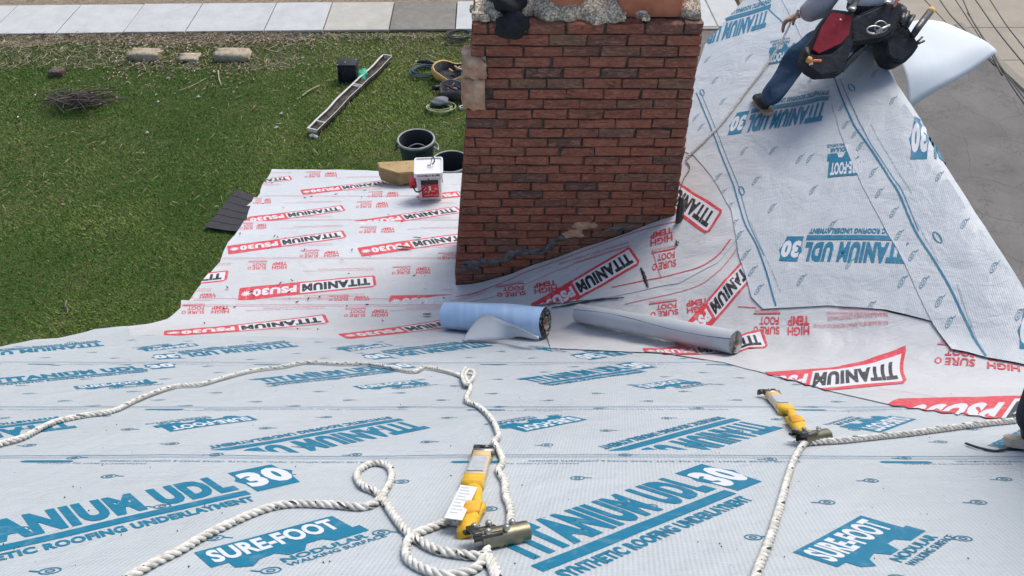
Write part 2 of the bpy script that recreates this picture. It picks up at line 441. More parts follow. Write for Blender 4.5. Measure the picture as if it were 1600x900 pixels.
# lower kick, left of the chimney: red printed membrane courses
grpL = 'red printed membrane courses on the low roof left of the chimney'
lx = [hp(*q) for q in ((425,264),(414,282),(401,310),(381,347),(345,408),(302,462),(283,482),(262,500))]
def yl(v): return hit(640, v).y
e1 = CH_L + .30
defs = [('P0', [lx[0], (-1.6, yl(266)), (-.9, yl(270)), (e1, yl(271)), (e1, yl(322)), (lx[2][0]-.02, yl(322)), (lx[2][0], yl(310)), lx[1]], .000, 'far strip of pale membrane at the porch eave under the wooden block'),
        ('P1', [(lx[2][0]-.03, yl(309)), (-1.2, yl(311)), (e1, yl(312)), (e1, yl(358)), (lx[3][0]+.02, yl(358)), (lx[3][0]+.03, yl(347))], .0025, 'second strip of red printed membrane from the porch eave'),
        ('P2', [(lx[3][0]-.0, yl(346)), (-1.2, yl(347)), (e1, yl(349)), (e1, yl(420)), (lx[4][0]+.03, yl(420)), lx[4], (lx[4][0]-.06, yl(380))], .005, 'third strip of red printed membrane with two scraps lying on it'),
        ('P3', [(lx[4][0]+.01, yl(407)), (-1.1, yl(409)), (-.36, yl(412)), (-.36, yl(415)), (-.36, yl(447)), (-.36, yl(455)), (-.30, yl(484)), (lx[6][0]+.02, yl(484)), lx[5]], .0075, 'fourth strip of red printed membrane, ending at the foot of the chimney'),
        ('P4', [(lx[5][0]-.05, yl(470)), (-1.5, yl(472)), (-.8, yl(474)), (-.36, yl(462)), (.1, yl(462)), (.6, yl(470)), (.95, yl(490)), (.9, Yv(520)), (.9, Yv(553)), (-.5, Yv(548)), (-2.2, Yv(536)), rake[4], rake[6], lx[7], lx[6]], .0097, 'nearest strip of red printed membrane where the roof bends, tucked under the blue roll')]
for k, P, off, lab in defs:
    sheet(k, P, off, M['porch_sheet'] if k in ('P0', 'P1', 'P2') else M['red_sheet'], lab, grpL, seed=10+int(k[1]), amp=.012, curl=.002)
# valley membranes
sheet('VB', [hp(*q) for q in ((868,480),(985,462),(1060,442),(1130,400),(1165,345),(1210,380),(1300,470),(1500,520),(1640,560))] + [(1.95, 1.45), (1.7, 1.42)] +
      [hp(*q) for q in ((1560,662),(1500,655),(1400,641),(1300,617),(1240,600),(1130,570),(1040,556),(940,552),(860,548),(850,505))], .0192, M['red_sheet'],
      'wide red printed valley membrane wrinkled between the two roof slopes', seed=21, amp=.006, curl=.001)
sheet('VA', [hp(*q) for q in ((704,480),(860,478),(960,468),(1060,448),(1120,415),(1172,350),(1160,290),(1150,225),(1090,215))] + [(1.06, 4.55), (1.02, CH_Y+.02), (1.02, CH_Y-.012)] + [(.3, CH_Y-.012), (-.40, CH_Y-.012)],
      .0228, M['red_sheet'], 'red printed membrane strip along the sloping foot of the chimney', seed=22, amp=.006, curl=.001)
# gable slope
def gp(u, v): q = hitG(u, v); return (q[0], q[1])
grpG = 'blue printed underlayment strips on the gable slope'
sheet('G1', [gp(1190,489), gp(1172,470), gp(1152,400), gp(1140,335), gp(1110,280), gp(1083,248), (1.10, 4.45), (1.16, 4.85), gp(1088,112), gp(1100,76), gp(1132,38), gp(1165,0), (2.25, 6.6),
             (2.3, 5.5), (2.05, 4.5), gp(1400,330), gp(1470,430), gp(1500,520), gp(1380,490), gp(1290,484)], .0275, M['gable_sheet'],
      'wide strip of blue printed underlayment on the gable slope under the seated roofer', grpG, step=(.04, .04), seed=31, mode='G', amp=.003, curl=.001)
sheet('G2', [gp(1478,560), gp(1440,488), gp(1398,395), gp(1345,300), gp(1310,215), gp(1285,115), (2.05, 5.2), (2.1, 6.7), (2.62, 6.8), (2.50, 4.8), (2.42, 2.44), (2.42, 1.7), (1.95, 1.5), gp(1610,610), gp(1590,588)],
      .0305, M['gable_sheet'], 'strip of blue printed underlayment folded over the gable ridge', grpG, step=(.04, .04), seed=32, mode='G', amp=.003, curl=.001)

# ------------------------------------------------ the print on them
SCL = .70
def udl(sk=0):
    p = Print()
    p.txt('TITANIUM UDL', 0, 0, .80, .185, 'blue', 0, .065)
    p.rect(-.005, -.062, .81, -.018, 'blue')
    p.txt('SYNTHETIC ROOFING UNDERLAYMENT', .01, -.128, .80, -.078, 'blue', 0, .05)
    p.poly([(.835,-.05),(.975,-.05),(.985,.03),(1.01,.075),(.985,.12),(.985,.185),(.835,.185),(.835,.12),(.82,.09),(.835,.04)], 'blue')
    p.txt('30', .84, -.01, .99, .152, 'white', 1, .06)
    return p
def surefoot():
    p = Print()
    p.poly([(0,.30),(1.06,.30),(1.06,.62),(0,.62)], 'blue')
    p.txt('SURE-FOOT', .05, .345, 1.0, .585, 'white', 1, .04)
    n = 15; top = [(1.10-1.0*i/n, .27) for i in range(n+1)]
    up = [(.10+1.0*i/n, .10+.10*abs(math.sin(i*math.pi*3/n))) for i in range(n+1)]
    p.poly([(.12,.30),(.12,.20),(.22,.14),(.30,.22),(.42,.24),(.48,.15),(.60,.15),(.66,.25),(.78,.25),(.84,.16),(.96,.16),(1.12,.16),(1.12,.30)], 'blue')
    p.txt('NODULAR', .40, .05, 1.06, .135, 'blue', 0, .03)
    p.txt('WALKING SURFACE', .40, -.03, 1.16, .03, 'blue', 0, .02)
    return p
def psu():
    p = Print(); h = .20
    p.poly([(0,.02),(.012,0),(.56,0),(.56,.022),(.025,.022),(.022,.03),(.022,h-.03),(.03,h-.022),(.56,h-.022),(.56,h),(.03,h),(0,h-.03)], 'red')
    p.rect(.022, .022, .56, h-.022, 'white')
    p.txt('TITANIUM', .045, .04, .545, h-.04, 'black', 1, .065)
    p.poly([(.56,0),(.99,0),(1.0,.012),(1.0,h-.012),(.99,h),(.56,h)], 'red', 1)
    p.txt('PSU30', .585, .045, .90, h-.045, 'white', 2, .06)
    for i in range(6):
        a = math.pi*i/6; c_, s_ = math.cos(a), math.sin(a); r_ = .038; w_ = .005
        p.poly([(.945+r_*c_-w_*s_, h/2+r_*s_+w_*c_), (.945-r_*c_-w_*s_, h/2-r_*s_+w_*c_), (.945-r_*c_+w_*s_, h/2-r_*s_-w_*c_), (.945+r_*c_+w_*s_, h/2+r_*s_-w_*c_)], 'white', 3)
    return p
def hightemp(a=True, b=True):
    p = Print()
    if b:
        p.txt('HIGH', .0, .16, .36, .30, 'red', 0, .03); p.txt('TEMP', .0, 0, .36, .14, 'red', 0, .03)
    if a:
        p.txt('SURE', .50, .16, .84, .29, 'red', 0, .02); p.ring(.92, .22, .045, .06, .02, 'red'); p.txt('FOOT', .52, .01, .86, .13, 'red', 0, .02); p.rect(.50, -.05, .98, -.025, 'red')
        p.txt('NODULAR WALKING', .52, -.10, .96, -.065, 'pink', 0, .0)
    return p
LONG = 'FOR USE UNDER ASPHALT, METAL TILE, SLATE, CEDAR SHAKE'
def smalltext(s1, s2=None, L=.62, h=.013, m='navy'):
    p = Print(); p.txt(s1, 0, 0, L, h, m, 0, .0)
    if s2: p.txt(s2, .0, -h*1.7, L*.8, -h*.7, m, 0, .0)
    return p
def swirl(r_=.011, m='navy'):
    p = Print(); p.ring(0, 0, r_*1.3, r_, .003, m, 0, 12); p.ring(0, 0, r_*.6, r_*.5, .003, m, 0, 8)
    p.poly([(r_*1.2,-.001),(r_*2.4,-.006),(r_*2.5,-.003),(r_*1.3,.003)], m); return p
def tat(Y): return float(t_of_Y(Y))
ANG = 41.5
def tv(v): 
    h = hit(800, v); return tat(h.y)
def xv(u, v): return hit(u, v).x
UDL = udl(); SF = surefoot(); PSU = psu()
# C0: upright, shield centres at px (420,747) and (1110,752)
for k in range(-2, 4):
    x30 = -.567 + 1.035*k; t30 = tv(750)
    a = R(ANG); L = .92*SCL
    lay('C0', UDL, frameL(x30 - L*math.cos(a) + .06*math.sin(a), t30 - L*math.sin(a) - .06*math.cos(a), ANG, SCL), .02)
    lay('C0', SF, frameL(-.36 - .09 + 1.04*k, tv(872) - .118, ANG, .25), .02, 'printed_emblem')
# C1: upside down; T ends at px (1160,660)
for k in range(-3, 3):
    lay('C1', UDL, frameL(.70 + 1.02*k, tv(661)-.02, ANG, SCL, True), .03)
    lay('C1', SF, frameL(.07 + 1.0*k + .06, tv(659)+.09, ANG, .24, True), .03, 'printed_emblem')
for k in range(-3, 3):
    x30 = .60 + 1.08*k; a = R(ANG-3); L = .92*SCL; t30 = tv(574)
    lay('C2', UDL, frameL(x30 - L*math.cos(a), t30 - L*math.sin(a) - .06, ANG-3, SCL), .03)
    lay('C2', SF, frameL(.56 + 1.08*k, tv(613)-.05, ANG-3, .25), .03, 'printed_emblem')
for k in range(-3, 2):
    lay('C3', UDL, frameL(-.17 + 1.03*k, tv(537)-.02, ANG-6, SCL, True), .04)
    lay('C3', SF, frameL(.30 + 1.03*k, tv(541)+.08, ANG, .25, True), .04, 'printed_emblem')
# side lap lines, small print, nail marks on the near slope
rr = random.Random(5)
for key, v0, dv in (('C0', 712, -1), ('C1', 637, -1), ('C2', 567, -1)):
    t0 = tv(v0)
    for dt in (.045, .058, .068):
        p = Print(); w2 = .0016 if dt > .05 else .003; ph = v0*.1; V = []
        for i in range(140): x = i*.04; yv = .006*math.sin(x*2.1+ph) + .004*math.sin(x*5.3+ph*2); V += [(x, yv), (x, yv+w2)]
        p.items.append((np.array(V), [[2*i, 2*i+2, 2*i+3, 2*i+1] for i in range(139)], 'line', 0))
        lay(key, p, frameL(-2.72, t0-dt, 0, 1), 0, join=True)
    for k in range(-3, 4):
        s = 'FOR USE UNDER ASPHALT, METAL TILE, SLATE, CEDAR SHAKE & COMPOSITE SHINGLES'
        lay(key, smalltext(s, None, .66, .014), frameL(.02 + 1.04*k + .68, t0-.085, 0, 1, True), .06, join=True)
        lay(key, smalltext('MANUFACTURED IN CANADA', None, .26, .009), frameL(.16 + 1.04*k, t0-.11, 0, 1, True), .06, join=True)
        p = Print(); p.poly([(0,0),(.01,-.008),(.12,-.008),(.13,0),(.12,.008),(.01,.008)], 'blue')
        lay(key, p, frameL(-.15 + 1.04*k, t0-.10, 0, 1), .05, join=True)
for key, tA, tB in (('C0', tv(1040), tv(712)), ('C1', tv(712), tv(637)), ('C2', tv(637), tv(567)), ('C3', tv(567), tv(534))):
    t_ = tA + .08
    row = 0
    while t_ < tB - .02:
        x = -2.6 + (row % 2)*.17
        while x < 2.6:
            lay(key, swirl(.0135, 'blue'), frameL(x + rr.uniform(-.03, .03), t_ + rr.uniform(-.03, .03), rr.choice([10, 190]), 1), 0, join=True)
            x += .34
        t_ += .165; row += 1
# left rake end of the third course: its lap lines curl away
# porch: red logo boxes (photo corners T end / far end / second corner)
def quad(key, pr, a, b, c, H=1.0, step=.03, hx=1.0, name='printed_logo', join=False):
    lay(key, pr, affine(hp(*a), hp(*b), hp(*c), hx, H), step, name, join)
hB = .20
for key, T, S in [('P3', (586,431), (375,452)), ('P3', (358,424), (150,445)), ('P3', (812,442), (610,463)),
                  ('P2', (536,361), (355,385)), ('P2', (737,363), (558,388)), ('P1', (534,321), (372,342)), ('P1', (712,323), (553,346)),
                  ('P0', (606,281), (469,297)), ('P0', (453,274), (312,290)), ('P0', (790,291), (650,306)), ('P4', (508,493), (258,519)), ('P4', (735,493), (528,524))]:
    A = hit(*T); B = hit(*S); d = (B-A).xy; L = Vector((d.x, (tat(B.y)-tat(A.y)))).length; Lx = d.x; Lt = tat(B.y)-tat(A.y)
    ang = math.degrees(math.atan2(Lt, Lx))
    lay(key, PSU, frameL(A.x, tat(A.y), ang, L), .035)
    sc = .36
    if L > .3:
        for q in range(2):
            lay(key, smalltext('FOR USE UNDER METAL, ASPHALT, MECHANICALLY ATTACHED', 'TILE, SLATE, CEDAR SHAKE & COMPOSITE SHINGLES', .50, .016, 'pink'), frameL(A.x - .02 + .0*q, tat(A.y) + (.10 if q == 0 else -.30), 184, 1), .08, join=True)
for key, xl__, xr__, y0, y1 in (('P3',388,449,411,423),('P3',613,673,419,430),('P4',285,359,479,492),('P4',539,607,485,497),('P2',469,530,393,403),('P2',562,617,356,365),('P1',557,607,316,325),('P0',575,623,300,308),
                   ('P2',376,417,350,359),('P1',396,424,311,319),('P0',477,527,269,277),('P2',684,745,397,406),('P3',270,338,459,467),('P3',514,578,464,471)):
    lay(key, hightemp(), affine(hp(xr__, y0), hp(xl__, y0+1.5), hp(xr__-1, y1), .98, .32), .05, 'printed_mark')
for key, vs in (('P0', 306), ('P1', 344), ('P2', 404), ('P3', 468), ('P4', 478)):
    for dv in (0, 1):
        p = Print(); p.rect(0, 0, 2.4, .003, 'pink'); lay(key, p, frameL(-2.55, tat(yl(vs)) - .02*dv, 0, 1), .06, join=True)
# chimney-foot strip and valley membrane
quad('VA', PSU, (983,391), (822,482), (1001,417), hB, name='printed_logo')
quad('VA', PSU, (1128,337), (1000,249), (1104,375), hB)
quad('VB', PSU, (1172,396), (1046,533), (1190,422), hB)
quad('VB', PSU, (1415,544), (1155,590), (1416,604), hB)
quad('VB', PSU, (1810,618), (1396,630), (1830,672), hB)
quad('VB', PSU, (1190,518), (1003,549), (1200,548), hB)
quad('P4', PSU, (990,531), (800,553), (992,550), hB)
quad('VA', hightemp(True, True), (1052,362), (1088,345), (1056,383), -.30, hx=-.8, name='printed_mark') if False else None
def qm(key, pr, a, b, c, hx, hy): lay(key, pr, affine(hp(*a), hp(*b), hp(*c), hx, hy), .04, 'printed_mark')
# own frame origin: upside-down marks start at their right, lower image side is their top
qm('VA', hightemp(False, True), (1049,360), (1015,370), (1050,381), .36, .30)
qm('VA', hightemp(True, False), (1095,388), (1015,405), (1098,423), 1.0, .40)
qm('VA', hightemp(), (868,442), (777,455), (872,462), .95, .36)
qm('VB', hightemp(False, True), (928,497), (894,496), (927,514), -.36*1.0, -.30) if False else None
qm('VB', hightemp(), (1105,470), (1016,482), (1108,492), .95, .33)
qm('VB', hightemp(), (1262,500), (1178,499), (1262,534), .95, .34)
qm('VB', hightemp(), (1590,562), (1463,549), (1590,592), .95, .36)
T1, T2 = 'FOR USE UNDER METAL, ASPHALT, MECHANICALLY ATTACHED', 'TILE, SLATE, CEDAR SHAKE & COMPOSITE SHINGLES'
def qt(key, a, b, c, m='pink', s1=T1, s2=T2): lay(key, smalltext(s1, s2, 1.0, .024, m), affine(hp(*a), hp(*b), hp(*c), 1.0, .1), .06, join=True)
qt('VA', (982,386), (873,420), (978,372)); qt('VA', (760,456), (700,478), (757,446)); qt('VB', (1168,418), (1085,495), (1158,402))
qt('VB', (1385,505), (1268,512), (1385,535)); qt('VB', (1382,494), (1290,492), (1382,512))
def line(key, pts, m, w_=.004):
    P = [Vector(hp(*q)) for q in pts]; P = [Vector(q[:2]) for q in smooth_path([(q.x, q.y, 0) for q in P], 8)]
    V = []; 
    for i, q in enumerate(P):
        t = (P[min(i+1, len(P)-1)]-P[max(i-1, 0)]).normalized(); n = Vector((-t.y, t.x))*w_/2
        V += [tuple(q+n), tuple(q-n)]
    pr = Print(); pr.items.append((np.array(V), [[2*i, 2*i+1, 2*i+3, 2*i+2] for i in range(len(P)-1)], m, 0)); lay(key, pr, lambda V: V, 0, join=True)
line('VA', [(712,468),(800,440),(900,402),(985,370),(1055,352)], 'red', .006); line('VA', [(720,478),(860,432),(985,388)], 'pink', .004)
line('VA', [(955,455),(1000,445),(1080,428),(1118,405),(1140,380)], 'red', .008)
line('VB', [(975,480),(1080,455),(1125,425),(1162,375)], 'pink', .005); line('VB', [(1152,484),(1180,486)], 'red', .006)
line('VA', [(1077,236),(1105,262),(1125,300),(1140,325)], 'red', .012); line('VA', [(1018,397),(1032,440)], 'pink', .004)
line('VB', [(1370,612),(1440,624),(1520,640)], 'pink', .003)
# gable slope print
def qg(key, pr, a, b, c, H, step=.03, hx=1.0, name='printed_logo', join=False):
    lay(key, pr, affine(gp(*a), gp(*b), gp(*c), hx, H), step, name, join)
qg('G1', UDL, (1424,386), (1221,383), (1419,416), .165)
qg('G1', UDL, (1290,166), (1144,190), (1282,192), .165)
qg('G1', UDL, (1201,21), (1078,58), (1195,46), .165)
qg('G2', UDL, (1600,188), (1421,203), (1602,240), .165)
qg('G2', UDL, (1800,520), (1588,505), (1800,570), .165)
qg('G1', SF, (1350,230), (1290,236), (1348,279), .62, hx=1.16, name='printed_emblem')
qg('G1', SF, (1250,62), (1202,72), (1243,98), .62, hx=1.16, name='printed_emblem')
def qgt(key, a, b, c, s=None): lay(key, smalltext(s or 'FOR USE UNDER ASPHALT, METAL TILE, SLATE, CEDAR SHAKE & COMPOSITE SHINGLES', None, 1.0, .022), affine(gp(*a), gp(*b), gp(*c), 1.0, .05), .06, join=True)
def gline(key, pts, w_=.006):
    P = smooth_path([(*gp(*q), 0) for q in pts], 8); V = []
    for i, q in enumerate(P):
        t = (P[min(i+1, len(P)-1)]-P[max(i-1, 0)]).normalized(); V += [(q.x - t.y*w_/2, q.y + t.x*w_/2), (q.x + t.y*w_/2, q.y - t.x*w_/2)]
    pr = Print(); pr.items.append((np.array(V), [[2*i, 2*i+1, 2*i+3, 2*i+2] for i in range(len(P)-1)], 'blue', 0)); lay(key, pr, lambda V: V, 0, join=True)
gline('G1', [(1087,150),(1115,220),(1142,290),(1160,350),(1185,400),(1210,485)], .007); gline('G1', [(1094,150),(1122,220),(1150,292),(1168,352),(1192,405)], .003)
gline('G2', [(1298,120),(1330,200),(1360,245),(1400,310),(1428,370),(1470,440),(1500,500),(1530,572)], .008)
gline('G2', [(1310,130),(1338,195),(1352,225)], .003); gline('G2', [(1352,225),(1385,275),(1408,312),(1432,368)], .003); gline('G1', [(1180,0),(1200,20),(1225,45)], .006)
qgt('G1', (1218,462), (1172,352), (1214,463)); qgt('G2', (1421,310), (1358,203), (1416,313)); qgt('G2', (1532,570), (1492,452), (1526,572))
qgt('G2', (1464,418), (1428,350), (1460,420), '1 800 567 9727 | UNDERLAYMENT'); qgt('G2', (1334,184), (1310,130), (1331,186), 'SURE-FOOT WALKING SURFACE')
for q in ((1096,150),(1157,305),(1328,144),(1461,378)):
    a = gp(*q); th = math.atan2(1, .02); p = Print(); p.ring(0, 0, .045, .013, .0055, 'blue', 0, 14)
    lay('G2' if q[0] > 1290 else 'G1', p, lambda V, a=a: np.column_stack([a[0] + V[:, 1]*1.2, a[1] + V[:, 0]]), 0, join=True)
for q in ((1103,100),(1167,97),(1115,132),(1180,130),(1085,190),(1093,205),(1127,165),(1264,132),(1312,175),(1318,203),(1363,122),(1391,165),(1160,242),(1204,243),(1262,255),(1246,256),(1178,290),(1267,304),(1203,332),(1120,283),(1126,310),(1137,331),(1144,358),(1152,375),(1162,405),(1173,430),(1182,460),
          (1296,360),(1323,420),(1248,445),(1356,487),(1332,218),(1340,237),(1360,278),(1369,311),(1392,340),(1400,375),(1421,408),(1438,450),(1462,480),(1478,512),(1502,357),(1462,285),(1547,427),(1405,448),(1586,500)):
    a = gp(*q); s = swirl(.020, 'blue'); g2 = q[0] > np.interp(q[1], [115, 215, 300, 395, 488, 560], [1285, 1310, 1345, 1398, 1440, 1478])
    lay('G2' if g2 else 'G1', s, lambda V, a=a: np.column_stack([a[0] + V[:, 0]*.8 + V[:, 1]*.3, a[1] + V[:, 1]*1.1 + V[:, 0]*.7]), 0, join=True)
flush_small()
# ---------------------------------------------------------------- ground, pavement, road
def gz(u, v, z=0): return at_z(u, v, z)
m = mat('lawn_soil', (.06, .09, .03), .95, 0, .1); N = NT(m); vo = N.coord()
big = N.noise(vo, .35, 5, .6, .8); mid = N.noise(vo, 2.2, 6, .7, .4); fi = N.noise(vo, 40, 5, .7); fi2 = N.noise(vo, 140, 3, .6)
c = N.ramp(mid, [(.3, (.05, .10, .018)), (.5, (.10, .15, .036)), (.66, (.19, .19, .085))])
c = N.mix(N.ramp(big, [(.35, g3(0)), (.65, g3(1))]), c, (.05, .10, .018)); 
c = N.mix(N.math('MULTIPLY', N.ramp(fi, [(.4, g3(0)), (.7, g3(1))]), .6), c, (.15, .13, .07)); c = N.mix(N.ramp(fi2, [(.3, g3(.6)), (.6, g3(0))]), c, (.01, .018, .006))
N.base(c); N.bump(fi2, .8, .02); M['lawn'] = m
M['straw_ground'] = noisy('dry_straw_ground', (.20, .155, .10), (.33, .27, .19), 14, .95, .8, .02, 60)
def conc(name, c1, c2, s=3):
    m = mat(name, c1, .85, 0, .25); N = NT(m); v = N.coord()
    a = N.noise(v, s, 6, .65); b = N.noise(v, 55, 4, .7); col = N.ramp(a, [(.3, c1), (.7, c2)]); sn = N.noise(v, 1.1, 6, .7, 1.0); col = N.mix(N.math('MULTIPLY', N.ramp(sn, [(.5, g3(0)), (.68, g3(1))]), .35), col, tuple(x*.72 for x in c1))
    oi = N.n('ObjectInfo'); col = N.mix(N.math('MULTIPLY', oi.outputs['Random'], .10), col, (.35, .33, .30))
    col = N.mix(N.math('MULTIPLY', N.ramp(b, [(.5, g3(0)), (.72, g3(1))]), .35), col, tuple(x*.6 for x in c1)); N.base(col); N.bump(b, .4, .006); return m
M['walk'] = conc('pale_concrete', (.46, .475, .46), (.55, .565, .55)); M['walk2'] = conc('cream_concrete', (.42, .40, .34), (.50, .48, .42), 5)
M['walk3'] = conc('worn_aggregate_concrete', (.17, .16, .135), (.25, .235, .20), 9); M['apron'] = conc('tan_concrete', (.30, .26, .20), (.37, .325, .26), 1.5)
M['joint'] = noisy('dirt_joint', (.05, .045, .035), (.10, .09, .06), 20, .95, .3)
m = mat('cracked_asphalt', (.17, .16, .15), .9, 0, .25); N = NT(m); v = N.coord()
def vor(sc, th, dist):
    nz = N.n('TexNoise'); nz.inputs['Scale'].default_value = sc*.9; nz.inputs['Detail'].default_value = 5; N.l(v, nz.inputs['Vector'])
    mx = N.n('VectorMath'); mx.operation = 'SCALE'; mx.inputs['Scale'].default_value = dist; N.l(nz.outputs['Color'], mx.inputs[0])
    ad = N.n('VectorMath'); ad.operation = 'ADD'; N.l(v, ad.inputs[0]); N.l(mx.outputs[0], ad.inputs[1])
    x = N.n('TexVoronoi'); x.feature = 'DISTANCE_TO_EDGE'; x.inputs['Scale'].default_value = sc; N.l(ad.outputs[0], x.inputs['Vector'])
    return N.ramp(x.outputs['Distance'], [(0, g3(1)), (th, g3(0))])
cr = N.math('MULTIPLY', vor(6.5, .06, .35), N.ramp(N.noise(v, 1.1, 3), [(.46, g3(0)), (.60, g3(.9))])); cr2 = vor(1.1, .010, .8)
crk = N.math('MAXIMUM', cr, cr2)
ag = N.noise(v, 90, 4, .8); bg_ = N.noise(v, .8, 5, .6)
c = N.ramp(bg_, [(.35, (.135, .128, .117)), (.65, (.195, .185, .170))]); c = N.mix(N.ramp(ag, [(.35, g3(.5)), (.50, g3(0))]), c, (.09, .085, .08)); c = N.mix(N.ramp(ag, [(.62, g3(0)), (.72, g3(.6))]), c, (.36, .34, .31))
c = N.mix(N.math('MULTIPLY', crk, .6), c, (.06, .055, .05)); N.base(c); N.bump(ag, .6, .01); M['asphalt'] = m
def sheet_ground(name, P, z, m, kind='structure'):
    V = [(p[0], p[1], z) for p in P]; o = build(name, V, [list(range(len(V)))], m, origin=(0, 0, 0)); tag(o, kind=kind); return o
sheet_ground('lawn', [(-90, -60), (90, -60), (90, 120), (-90, 120)], 0, M['lawn'])
# pavement directions
a0 = gz(0, 57); b0 = gz(700, 50); dx = (b0-a0).normalized(); 
pn = Vector((-dx.y, dx.x, 0)); 
wv = (gz(300, 8) - gz(300, 52)).dot(pn)
M['ground_tan'] = M['straw_ground']
def strip(name, s0, s1, o0, o1, z, m):
    P = [a0 + dx*s0 + pn*o0, a0 + dx*s1 + pn*o0, a0 + dx*s1 + pn*o1, a0 + dx*s0 + pn*o1]; return sheet_ground(name, P, z, m)
def wavy(name, s0, s1, o0, o1, z, m, am=.16, seed=1):
    r = random.Random(seed); n = 160; V = []
    for k in range(n+1):
        s = s0 + (s1-s0)*k/n; V += [a0+dx*s+pn*(o0 - am*(.5*math.sin(s*1.7+1)+.5*math.sin(s*.6))- r.uniform(0, am)), a0+dx*s+pn*o1]
    V = [(p.x, p.y, z) for p in V]; o = build(name, V, [[2*k, 2*k+2, 2*k+3, 2*k+1] for k in range(n)], m, origin=(0,0,0)); tag(o, kind='structure'); return o
wavy('dirt_verge', -14, (gz(470, 52)-a0).dot(dx), -.24, 0.05, .004, M['straw_ground'])
strip('roadside_verge', -40, 40, wv-.02, wv+1.1, .004, M['straw_ground'])
strip('street', -60, 60, wv+1.1, wv+9, .008, M['asphalt'])
for k_, v_ in enumerate([0]): pass
sw = tag(thing('sidewalk', tuple(a0), kind='structure'), kind='structure')
mbj = MB(); P = [a0 + dx*-16 + pn*0, a0 + dx*14.9 + pn*0, a0 + dx*14.9 + pn*wv, a0 + dx*-16 + pn*wv]
build('joint_bed', [(p.x, p.y, .012) for p in P], [[0,1,2,3]], M['joint'], sw)
jx = [(0,45),(90,53),(194,51),(290,52),(412,52),(504,50),(607,49),(711,49)]
js = [(gz(u, 54)-a0).dot(dx) for u, v in jx]; pit = (js[-1]-js[1])/6
js = [js[1]-pit*k for k in range(10, 0, -1)] + js[1:] + [js[-1]+pit*k for k in range(1, 7)]
rr = random.Random(2)
for i in range(len(js)-1):
    s0, s1 = js[i]+.012, js[i+1]-.012
    u_ = i - 10
    mm = M['walk3'] if u_ == 5 else (M['walk2'] if u_ == 4 else M['walk'])
    mb = MB(); tilt = rr.uniform(-.006, .006)
    Q = [a0+dx*s0+pn*rr.uniform(0,.02), a0+dx*s1+pn*rr.uniform(0,.02), a0+dx*s1+pn*wv, a0+dx*s0+pn*wv]
    n = 4; V = [(p.x, p.y, -.05) for p in Q] + [(p.x, p.y, .05+tilt) for p in Q]
    # small chamfer
    c = sum(Q, Vector())/4; V += [(p.x+(c.x-p.x)*.012, p.y+(c.y-p.y)*.012, .058+tilt) for p in Q]
    Fc = [(0,1,5,4),(1,2,6,5),(2,3,7,6),(3,0,4,7),(4,5,9,8),(5,6,10,9),(6,7,11,10),(7,4,8,11),(8,9,10,11)]
    build('slab', V, Fc, mm, sw)
# apron, driveway at the right
def gpoly(name, px, z, m): return sheet_ground(name, [gz(*q) for q in px], z, m)
dr = [gz(1290, -20), gz(1475, 28), gz(1548, 92), gz(1610, 162), gz(1900, 420)]
kl = Vector((2.25, 12.2, 0)); kq = [(2.25, -8), (2.25, 12.2), (3.2, 14.6), (dr[0].x, dr[0].y), (dr[1].x, dr[1].y), (dr[4].x, dr[4].y), (dr[4].x+3, -8)]
from mathutils.geometry import tessellate_polygon
tri = tessellate_polygon([[Vector((*q, 0)) for q in kq]]); tag(build('driveway', [(*q, .016) for q in kq], [list(t) for t in tri], M['asphalt'], origin=(0,0,0)), kind='structure')
ap = tag(thing('concrete_apron', tuple(gz(1540, 20)), kind='structure'), kind='structure')
def gzs(px): return [gz(*q) for q in px]
rows = [[gz(1385, 1), gz(1480, 1), gz(1700, 1)], ]
e0 = gz(1500, 46.5); e1_ = gz(1600, 46); ax = (e1_-e0).normalized(); ay = Vector((-ax.y, ax.x, 0)); stepy = (gz(1550, 1)-gz(1550, 46)).dot(ay)
bm = bmesh.new(); bm.faces.new([bm.verts.new(p) for p in (e0-ax*6.2-ay*8, e0+ax*9-ay*8, e0+ax*9+ay*12, e0-ax*6.2+ay*12)])
k0, k1 = gz(1475, 28), gz(1610, 162); kd = (k1-k0).normalized(); no = Vector((kd.y, -kd.x, 0))
if (gz(1590, 40)-k0).dot(no) < 0: no = -no
bmesh.ops.bisect_plane(bm, geom=bm.verts[:]+bm.edges[:]+bm.faces[:], plane_co=k0+no*.14, plane_no=no, clear_inner=True)
bmesh.ops.bisect_plane(bm, geom=bm.verts[:]+bm.edges[:]+bm.faces[:], plane_co=gz(1380, 5), plane_no=ax, clear_inner=True)
bm.verts.index_update(); build('joint_bed', [(v.co.x, v.co.y, .022) for v in bm.verts], [[v.index for v in f.verts] for f in bm.faces], M['joint'], ap); bm.free()
bnd = [(-1e9, 0)]
